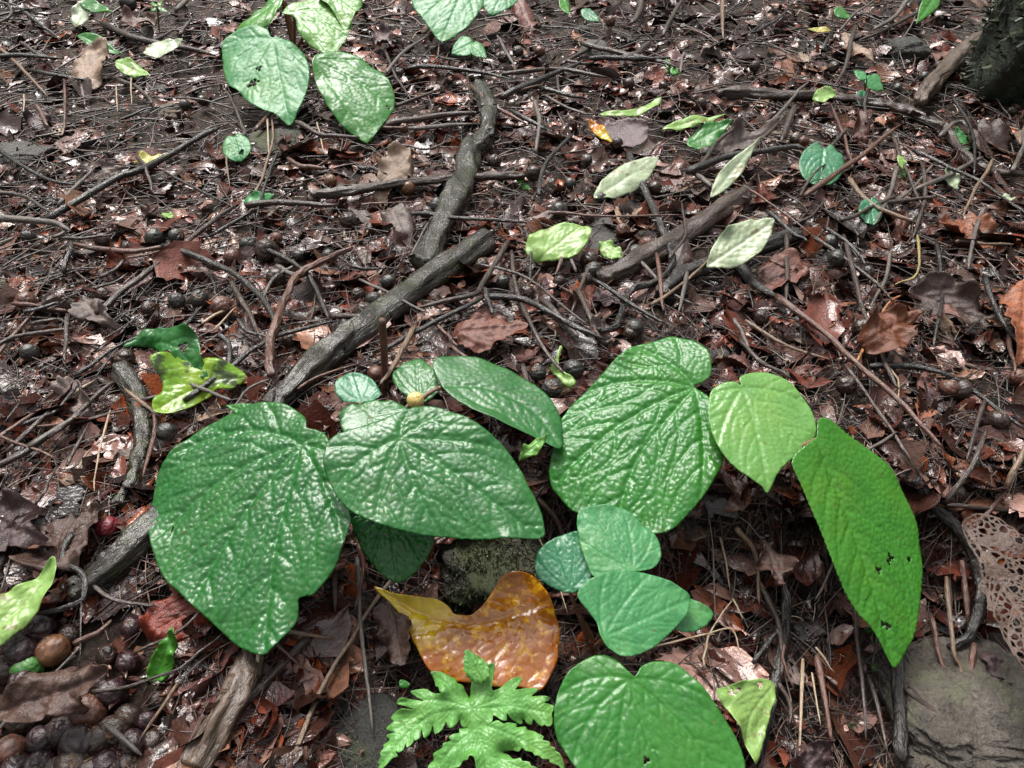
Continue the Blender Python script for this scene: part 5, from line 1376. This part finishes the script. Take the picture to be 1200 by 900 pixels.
def auto_twig(pts, r, mat, group='twigs strewn over the litter', lift=None, wob=2.5, side=None):
    o = stick('root' if mat == 'cream' else 'twig', pts, r, mat, lift if lift is not None else rng.uniform(0.017, 0.027), r * rng.uniform(0.45, 0.8), 7, wob, None, 0.16, None, 5)
    P = np.asarray(pts, float)
    ln = np.sum(np.linalg.norm(np.diff(P, axis=0), axis=1))
    ch = np.linalg.norm(P[-1] - P[0])
    adj = ['long' if ln > 130 else ('short' if ln < 55 else 'medium-length')]
    adj.append('curved' if ch / ln < 0.985 else 'straight')
    adj.append('thick' if r > 3.6 else ('slim' if r > 2.2 else 'thin'))
    adj.append(CW[mat])
    noun = 'root' if mat == 'cream' else 'twig'
    mid = P[len(P) // 2] if len(P) > 2 else P.mean(0)
    auto(o, noun, adj, noun, group if noun == 'twig' else 'pale roots on the litter', (mid[0], mid[1]))
    if side:
        s0, s1 = side
        stick('side_shoot', [s0, ((s0[0] + s1[0]) / 2 + 2, (s0[1] + s1[1]) / 2), s1], r * 0.55, mat, 0.008, r * 0.3, 6, 1, None, 0.15, o, 3)
    return o

for k, (pts, r, mt) in enumerate(TW):
    if mt == 'cream': r = r * 0.72
    sd_ = None
    if r >= 2.5 and len(pts) > 2 and k % 3 == 0:
        a = np.array(pts[1], float)
        dv = np.array(pts[2], float) - a
        ang = 0.7 if k % 2 else -0.7
        rot = np.array([dv[0] * math.cos(ang) - dv[1] * math.sin(ang), dv[0] * math.sin(ang) + dv[1] * math.cos(ang)])
        sd_ = (tuple(a), tuple(a + rot / (np.linalg.norm(rot) + 1e-6) * min(42, 0.6 * np.linalg.norm(dv))))
    auto_twig(pts, r, mt, side=sd_)

# more twigs lying between them
HEROES = [(285, 610, 120), (510, 555, 125), (745, 510, 110), (895, 500, 70), (1030, 640, 75), (735, 690, 85), (760, 850, 105), (555, 740, 105), (310, 90, 60), (415, 110, 55), (55, 815, 95)]
def near_hero(x, y, k=1.0):
    return any((x - a) ** 2 + ((y - b)) ** 2 < (c * k) ** 2 for a, b, c in HEROES)
cnt = 0
while cnt < 165:
    x, y = rng.uniform(-60, 1260), rng.uniform(-20, 640) if rng.random() < 0.86 else rng.uniform(640, 900)
    if near_hero(x, y, 0.75): continue
    sc = 0.55 + 0.75 * (y + 330) / 930
    ln = rng.uniform(30, 95) * sc
    a = rng.choice([rng.normal(-0.75, 0.35), rng.normal(0.55, 0.4), rng.normal(1.5, 0.3), rng.normal(0.05, 0.2)], p=[0.34, 0.3, 0.18, 0.18])
    if x > 820 and y < 230: a = rng.normal(-0.8, 0.45)
    if y > 620 and x > 700: a = rng.normal(1.5, 0.2)
    dx, dy = math.cos(a) * ln / 2, math.sin(a) * ln / 2 * 0.9
    bx, by = rng.normal(0, 0.08, 2) * ln
    auto_twig([(x - dx, y - dy), (x + bx, y + by), (x + dx, y + dy)], rng.uniform(1.3, 3.4) * sc, rng.choice(['black', 'dark brown', 'grey', 'reddish', 'tan'], p=[0.3, 0.36, 0.14, 0.13, 0.07]))
    cnt += 1

# ------------------------------------------------------------------ fallen fruits
def fruit_mat(name, c0, c1, c2, rough=0.3, scar=None):
    s = NT(name)
    co = s.coords()
    nz = s.noise(co, 1.6, 5, 0.6)
    c = s.mixc(s.ramp(nz, [(0.38, 0), (0.62, 1)]), c0, c1)
    n2 = s.noise(co, 6, 6, 0.7)
    c = s.mixc(s.math('MULTIPLY', s.ramp(n2, [(0.52, 0), (0.66, 1)]), 0.7), c, c2)
    s.l(c, s.p.inputs['Base Color'])
    s.l(s.math('MULTIPLY_ADD', s.math('SUBTRACT', n2, 0.5), 0.6, rough), s.p.inputs['Roughness'])
    b = s.bump(n2, 0.0012, 0.5)
    b = s.bump(s.noise(co, 22, 3), 0.0004, 0.3, b)
    s.l(b, s.p.inputs['Normal'])
    return s.m

FM = {
 'black': fruit_mat('fruit_black', (0.012, 0.012, 0.011), (0.028, 0.026, 0.022), (0.06, 0.052, 0.042)),
 'dark brown': fruit_mat('fruit_dark_brown', (0.013, 0.008, 0.006), (0.032, 0.018, 0.013), (0.080, 0.048, 0.034), 0.2),
 'reddish brown': fruit_mat('fruit_reddish', (0.045, 0.018, 0.013), (0.090, 0.036, 0.024), (0.20, 0.10, 0.065)),
 'orange brown': fruit_mat('fruit_orange', (0.075, 0.032, 0.016), (0.15, 0.070, 0.032), (0.05, 0.022, 0.014)),
 'purple': fruit_mat('fruit_purple', (0.010, 0.005, 0.006), (0.028, 0.010, 0.013), (0.055, 0.030, 0.027), 0.14),
 'crimson': fruit_mat('fruit_crimson', (0.10, 0.008, 0.014), (0.17, 0.017, 0.024), (0.07, 0.01, 0.013), 0.25),
 'green': fruit_mat('fruit_green', (0.025, 0.11, 0.025), (0.05, 0.17, 0.03), (0.14, 0.16, 0.04), 0.3),
 'yellow': fruit_mat('fruit_yellow', (0.48, 0.34, 0.10), (0.60, 0.46, 0.18), (0.4, 0.26, 0.09), 0.4),
}
M_scar = dead_mat('fruit_scar', (0.07, 0.035, 0.02), (0.16, 0.09, 0.05), (0.22, 0.14, 0.09), 0.4)

def fruit_proto(seed, dent, ring):
    n1, n2 = 34, 46
    th = np.linspace(0.001, math.pi - 0.001, n1)
    ph = np.arange(n2) * 2 * math.pi / n2
    T, Pp = np.meshgrid(th, ph, indexing='ij')
    d = np.stack([np.sin(T) * np.cos(Pp), np.sin(T) * np.sin(Pp), np.cos(T)], -1)
    k = 1 + 0.07 * 2 * fbm(d[..., 0] * 1.5 + seed * 9, d[..., 1] * 1.5 + d[..., 2] * 1.3, seed, 3) + 0.12 * fbm(d[..., 0] * 5 + seed, d[..., 1] * 5 + 5 * d[..., 2], seed + 3, 3)
    crk = fbm(d[..., 0] * 2.2 + seed * 5, d[..., 1] * 2.2 + 2.2 * d[..., 2], seed + 13, 3)
    k = k - 0.10 * np.exp(-(crk / 0.03) ** 2) * (dent > 0.06)
    k = k - dent * np.exp(-(T / 0.45) ** 2)
    if ring: k = k - 0.05 * np.exp(-((T - 0.75 - 0.15 * np.sin(2 * Pp)) / 0.08) ** 2)
    # one shrivelled side
    sh = np.clip(d @ np.array([0.6, -0.5, 0.3]) - 0.55, 0, 1)
    k = k - sh * 0.35 * dent * (1 + np.sin(Pp * 7 + T * 5))
    V = (d * k[..., None]).reshape(-1, 3)
    F = [(i * n2 + j, (i + 1) * n2 + j, (i + 1) * n2 + (j + 1) % n2, i * n2 + (j + 1) % n2) for i in range(n1 - 1) for j in range(n2)]
    me = new_mesh('round_fruit', V, F, FM['black'])
    # stem scar: low crater ring with a spiral lip, sitting on the top pole
    SV, SF = [], []
    prof = [(0.42, -0.02), (0.40, 0.05), (0.33, 0.075), (0.25, 0.02), (0.17, 0.0), (0.12, 0.05), (0.05, 0.07), (0.004, 0.06)]
    K = 18
    zt = 1 - dent - 0.09
    for (r, h) in prof:
        for q in range(K):
            t = 2 * math.pi * q / K
            rr = r * (1 + 0.10 * math.sin(2 * t + seed) + 0.05 * math.sin(5 * t))
            SV.append((rr * math.cos(t), rr * math.sin(t), zt + h + 0.02 * math.sin(t + seed)))
    for i in range(len(prof) - 1):
        for q in range(K):
            SF.append((i * K + q, i * K + (q + 1) % K, (i + 1) * K + (q + 1) % K, (i + 1) * K + q))
    sm = new_mesh('stem_scar', SV, SF, M_scar, attrs={'vein': np.zeros(len(SV))})
    return me, sm

PROTO = [fruit_proto(3, 0.05, False), fruit_proto(8, 0.10, True), fruit_proto(15, 0.16, True), fruit_proto(22, 0.08, False)]
FR = [
 (35, 413, 21, 'black'), (260, 360, 26, 'reddish brown'), (207, 353, 20, 'black'), (233, 350, 21, 'black'), (195, 507, 24, 'black'), (33, 395, 15, 'reddish brown'),
 (180, 278, 21, 'black'), (207, 277, 18, 'black'), (120, 282, 18, 'dark brown'), (33, 278, 17, 'black'), (313, 294, 27, 'dark brown'), (367, 233, 16, 'dark brown'), (217, 123, 13, 'black'),
 (387, 212, 15, 'orange brown'), (290, 286, 19, 'black'), (150, 290, 14, 'black'), (478, 220, 17, 'orange brown'), (512, 242, 21, 'black'), (408, 258, 20, 'dark brown'), (625, 203, 19, 'dark brown'),
 (655, 247, 20, 'black'), (555, 278, 17, 'crimson'), (730, 270, 17, 'reddish brown'), (758, 288, 21, 'reddish brown'), (745, 297, 21, 'black'), (607, 60, 13, 'black'), (590, 67, 13, 'dark brown'),
 (633, 60, 12, 'reddish brown'), (687, 188, 15, 'dark brown'), (715, 25, 13, 'reddish brown'), (468, 85, 12, 'black'), (767, 220, 17, 'dark brown'), (723, 168, 14, 'dark brown'), (737, 98, 13, 'dark brown'),
 (473, 150, 12, 'orange brown'), (642, 355, 21, 'dark brown'), (743, 385, 22, 'black'), (672, 433, 25, 'black'), (407, 380, 20, 'black'), (427, 367, 25, 'dark brown'), (438, 352, 20, 'black'), (630, 437, 20, 'black'),
 (618, 343, 18, 'dark brown'), (1112, 455, 22, 'reddish brown'), (1128, 457, 24, 'dark brown'), (1170, 493, 26, 'dark brown'), (1123, 577, 22, 'dark brown'), (1100, 78, 13, 'dark brown'), (1083, 90, 12, 'black'),
 (933, 163, 15, 'dark brown'), (150, 4, 18, 'black'), (1187, 130, 12, 'dark brown'), (340, 398, 18, 'dark brown'), (385, 300, 16, 'black'), (500, 250, 16, 'dark brown'), (690, 255, 14, 'dark brown'), (668, 215, 14, 'black'),
 (565, 310, 16, 'dark brown'), (590, 330, 17, 'black'), (350, 300, 15, 'black'), (455, 330, 18, 'black'), (420, 345, 17, 'dark brown'), (655, 330, 16, 'dark brown'), (705, 232, 14, 'black'), (120, 345, 16, 'dark brown'),
 (125, 617, 27, 'crimson'), (125, 655, 22, 'black'), (47, 737, 38, 'purple'), (62, 762, 38, 'orange brown'), (25, 764, 44, 'purple'), (32, 782, 36, 'green'), (30, 798, 36, 'purple'), (5, 785, 36, 'dark brown'),
 (103, 835, 43, 'reddish brown'), (130, 812, 38, 'purple'), (93, 872, 44, 'purple'), (86, 898, 42, 'dark brown'), (132, 858, 38, 'dark brown'), (127, 898, 40, 'purple'), (155, 872, 34, 'purple'), (60, 829, 36, 'dark brown'),
 (28, 842, 38, 'dark brown'), (150, 777, 28, 'purple'), (125, 768, 24, 'dark brown'), (155, 735, 26, 'purple'), (197, 888, 28, 'dark brown'), (47, 898, 36, 'purple'), (4, 838, 36, 'dark brown'), (12, 880, 36, 'reddish brown'),
 (112, 800, 34, 'dark brown'), (72, 858, 38, 'purple'), (115, 868, 38, 'dark brown'), (150, 842, 34, 'dark brown'), (50, 868, 36, 'purple'), (178, 870, 28, 'dark brown'), (20, 900, 36, 'purple'), (107, 905, 38, 'dark brown'), (172, 845, 26, 'purple'), (65, 905, 34, 'dark brown'), (148, 898, 30, 'dark brown'), (185, 820, 24, 'dark brown'),
 (80, 745, 26, 'dark brown'), (165, 905, 30, 'dark brown'), (487, 469, 18, 'yellow'), (363, 492, 12, 'yellow'), (268, 850, 20, 'dark brown'), (220, 760, 20, 'dark brown'),
]
FIRST = {}
def place_fruit(x, y, dpx, colr, k):
    q = ground_pts([(x, y)])[0]
    m = mpp(q)
    r = dpx * m / 2
    me, sm = PROTO[k % 4]
    if k % 4 not in FIRST:
        o = bpy.data.objects.new('round_fruit', me)
        c = bpy.data.objects.new('stem_scar', sm)
        FIRST[k % 4] = (o, c)
    else:
        o, c = FIRST[k % 4][0].copy(), FIRST[k % 4][1].copy()
    COL.objects.link(o)
    COL.objects.link(c)
    c.parent = o
    o.material_slots[0].link = 'OBJECT'
    o.material_slots[0].material = FM[colr]
    lift = 0.065 if colr == 'yellow' and dpx > 15 else 0
    # keep the sphere under the same pixel: resting on the ground
    d = rays([(x, y)])[0]
    zc = q[2] + r * 0.92 + (0.003 if y > 700 else 0.012) + lift
    for _ in range(6):
        t = (zc - CAM_H) / d[2]
        p = CAMP + d * t
        zc = float(terrain(p[0], p[1])) + r * 0.92 + (0.003 if y > 700 else 0.012) + lift
    o.location = p
    o.scale = (r, r, r * rng.uniform(0.9, 1.0))
    o.rotation_euler = (rng.normal(0.5, 0.7), rng.normal(0, 0.7), rng.uniform(0, 6.28))
    WLOC[o.name] = p
    sz = 'big' if dpx > 33 else ('middling' if dpx > 21 else ('small' if dpx > 15 else 'tiny'))
    auto(o, 'round fruit', [sz, colr, ['smooth', 'ringed', 'shrivelled', 'lumpy'][k % 4]], 'fruit', 'round fruits fallen on the ground', (x, y))

mark(60, 760, 'the upper fruit heap'); mark(110, 880, 'the lower fruit heap'); mark(20, 850, 'the dark left corner')
for k, (x, y, dpx, colr) in enumerate(FR):
    place_fruit(x, y, dpx, colr, k)
n = len(FR)
while n < len(FR) + 42:
    x, y = rng.uniform(0, 1200), rng.uniform(20, 480)
    if near_hero(x, y) or fbm(np.array([x / 160.0]), np.array([y / 120.0]), 61, 2)[0] < -0.02: continue
    place_fruit(x, y, rng.uniform(15, 23) * (y + 330) / 650, rng.choice(['black', 'dark brown', 'dark brown', 'reddish brown']), n)
    n += 1

# ------------------------------------------------------------------ dead leaves between them
def dead_proto(seed, kind):
    nu, nv = 26, 15
    r = np.random.default_rng(seed)
    u = np.linspace(0, 1, nu)
    v = np.linspace(-1, 1, nv)
    U_, V_ = np.meshgrid(u, v, indexing='ij')
    wid = r.uniform(0.16, 0.30)
    prof = np.sin(math.pi * u ** r.uniform(0.75, 1.05)) ** r.uniform(0.7, 1.1) * wid
    prof = np.maximum(prof, 0.004)
    x = U_ - 0.5
    y = V_ * prof[:, None] * (1 + 0.14 * fbm(U_ * 7 + seed, V_ * 2, seed, 2) * 2)
    cc = {'flat': 0.25, 'curled': 2.4, 'folded': 0.2, 'torn': 0.7}[kind] * r.choice([-1, 1])
    if kind == 'curled':
        a = V_ * abs(cc) * prof[:, None] / wid * 0.75
        y2 = np.sin(a) * prof[:, None] / 1.2
        z = (1 - np.cos(a)) * prof[:, None] / 1.2 * np.sign(cc)
        y = y2
    else:
        z = cc * y ** 2 / wid
    if kind == 'folded':
        z = z + np.abs(y) * r.uniform(0.5, 1.1)
    z = z + r.uniform(-0.5, 0.5) * (U_ - 0.5) ** 2 + 0.06 * 2 * fbm(U_ * 3.5 + seed, V_ * 1.6, seed + 7, 3) + 0.02 * 2 * fbm(U_ * 14 + seed, V_ * 6, seed + 5, 2)
    ph = (U_ * 8 - np.abs(V_) * 1.8) % 1.0
    sv = np.exp(-(np.minimum(ph, 1 - ph) / 0.09) ** 2) * 0.7
    mv = np.exp(-(V_ / 0.07) ** 2)
    vein = np.clip(sv + mv, 0, 1)
    z = z - 0.010 * mv - 0.005 * sv
    V = np.stack([x, y, z], -1).reshape(-1, 3)
    V[:, 2] -= np.percentile(V[:, 2], 15)
    th = {'torn': 0.03, 'flat': 0.22, 'curled': 0.26, 'folded': 0.2}[kind]
    F = []
    for i in range(nu - 1):
        for j in range(nv - 1):
            cu, cv = (u[i] + u[i + 1]) / 2, (v[j] + v[j + 1]) / 2
            e = float(fbm(np.array([cu * 4.5 + seed]), np.array([cv * 2.5]), seed + 3, 3)[0]) * 1.2 + 0.12 * abs(cv)
            if e > th and abs(cv) > 0.1: continue
            F.append((i * nv + j, (i + 1) * nv + j, (i + 1) * nv + j + 1, i * nv + j + 1))
    return new_mesh('dead_leaf', V, F, D['dark brown'], attrs={'vein': vein.ravel()})

KINDS = ['flat', 'curled', 'folded', 'torn']
DP = [(dead_proto(10 + i, KINDS[i % 4]), KINDS[i % 4]) for i in range(20)]
DF = {}
def place_dead(x, y, ln, colr, k):
    q = ground_pts([(x, y)])[0]
    me, kind = DP[k % 20]
    if k % 20 not in DF:
        o = bpy.data.objects.new('dead_leaf', me)
        DF[k % 20] = o
    else:
        o = DF[k % 20].copy()
    COL.objects.link(o)
    o.material_slots[0].link = 'OBJECT'
    o.material_slots[0].material = D[colr]
    o.location = q + np.array([0, 0, 0.014])
    o.scale = (ln, ln * rng.uniform(0.85, 1.25), ln * rng.uniform(0.7, 1.1))
    o.rotation_euler = (rng.normal(0.18, 0.28), rng.normal(0, 0.25), rng.uniform(0, 6.28))
    px = ln / mpp(q)
    sz = 'large' if px > 62 else ('medium-sized' if px > 40 else 'small')
    auto(o, 'dead leaf', [sz, kind, colr], 'dead leaf', 'dead brown leaves littering the slope', (x, y))

cnt = 0
while cnt < 270:
    x, y = rng.uniform(-90, 1290), rng.uniform(-30, 900)
    if near_hero(x, y, 0.72): continue
    p = 0.75
    if y > 640: p = 0.2
    if x > 1030 and y > 700: continue
    if x < 180 and y > 730: continue
    if x > 850 and 240 < y < 640: p = 1.0
    if 380 < x < 520 and 130 < y < 230: p = 0.3
    if 80 < x < 350 and 100 < y < 200: p = 0.35
    if rng.random() > p: continue
    q = ground_pts([(x, y)])[0]
    ln = rng.uniform(26, 62) * mpp(q) * (0.65 + 0.5 * (y + 330) / 930)
    zone = x > 820 and y > 230
    colr = rng.choice(['reddish-brown', 'dark brown', 'greyish', 'purplish', 'tan', 'rusty orange'], p=[0.29, 0.2, 0.13, 0.16, 0.06, 0.16] if zone else [0.27, 0.29, 0.17, 0.17, 0.06, 0.04])
    place_dead(x, y, ln, colr, cnt)
    cnt += 1

finish_labels()
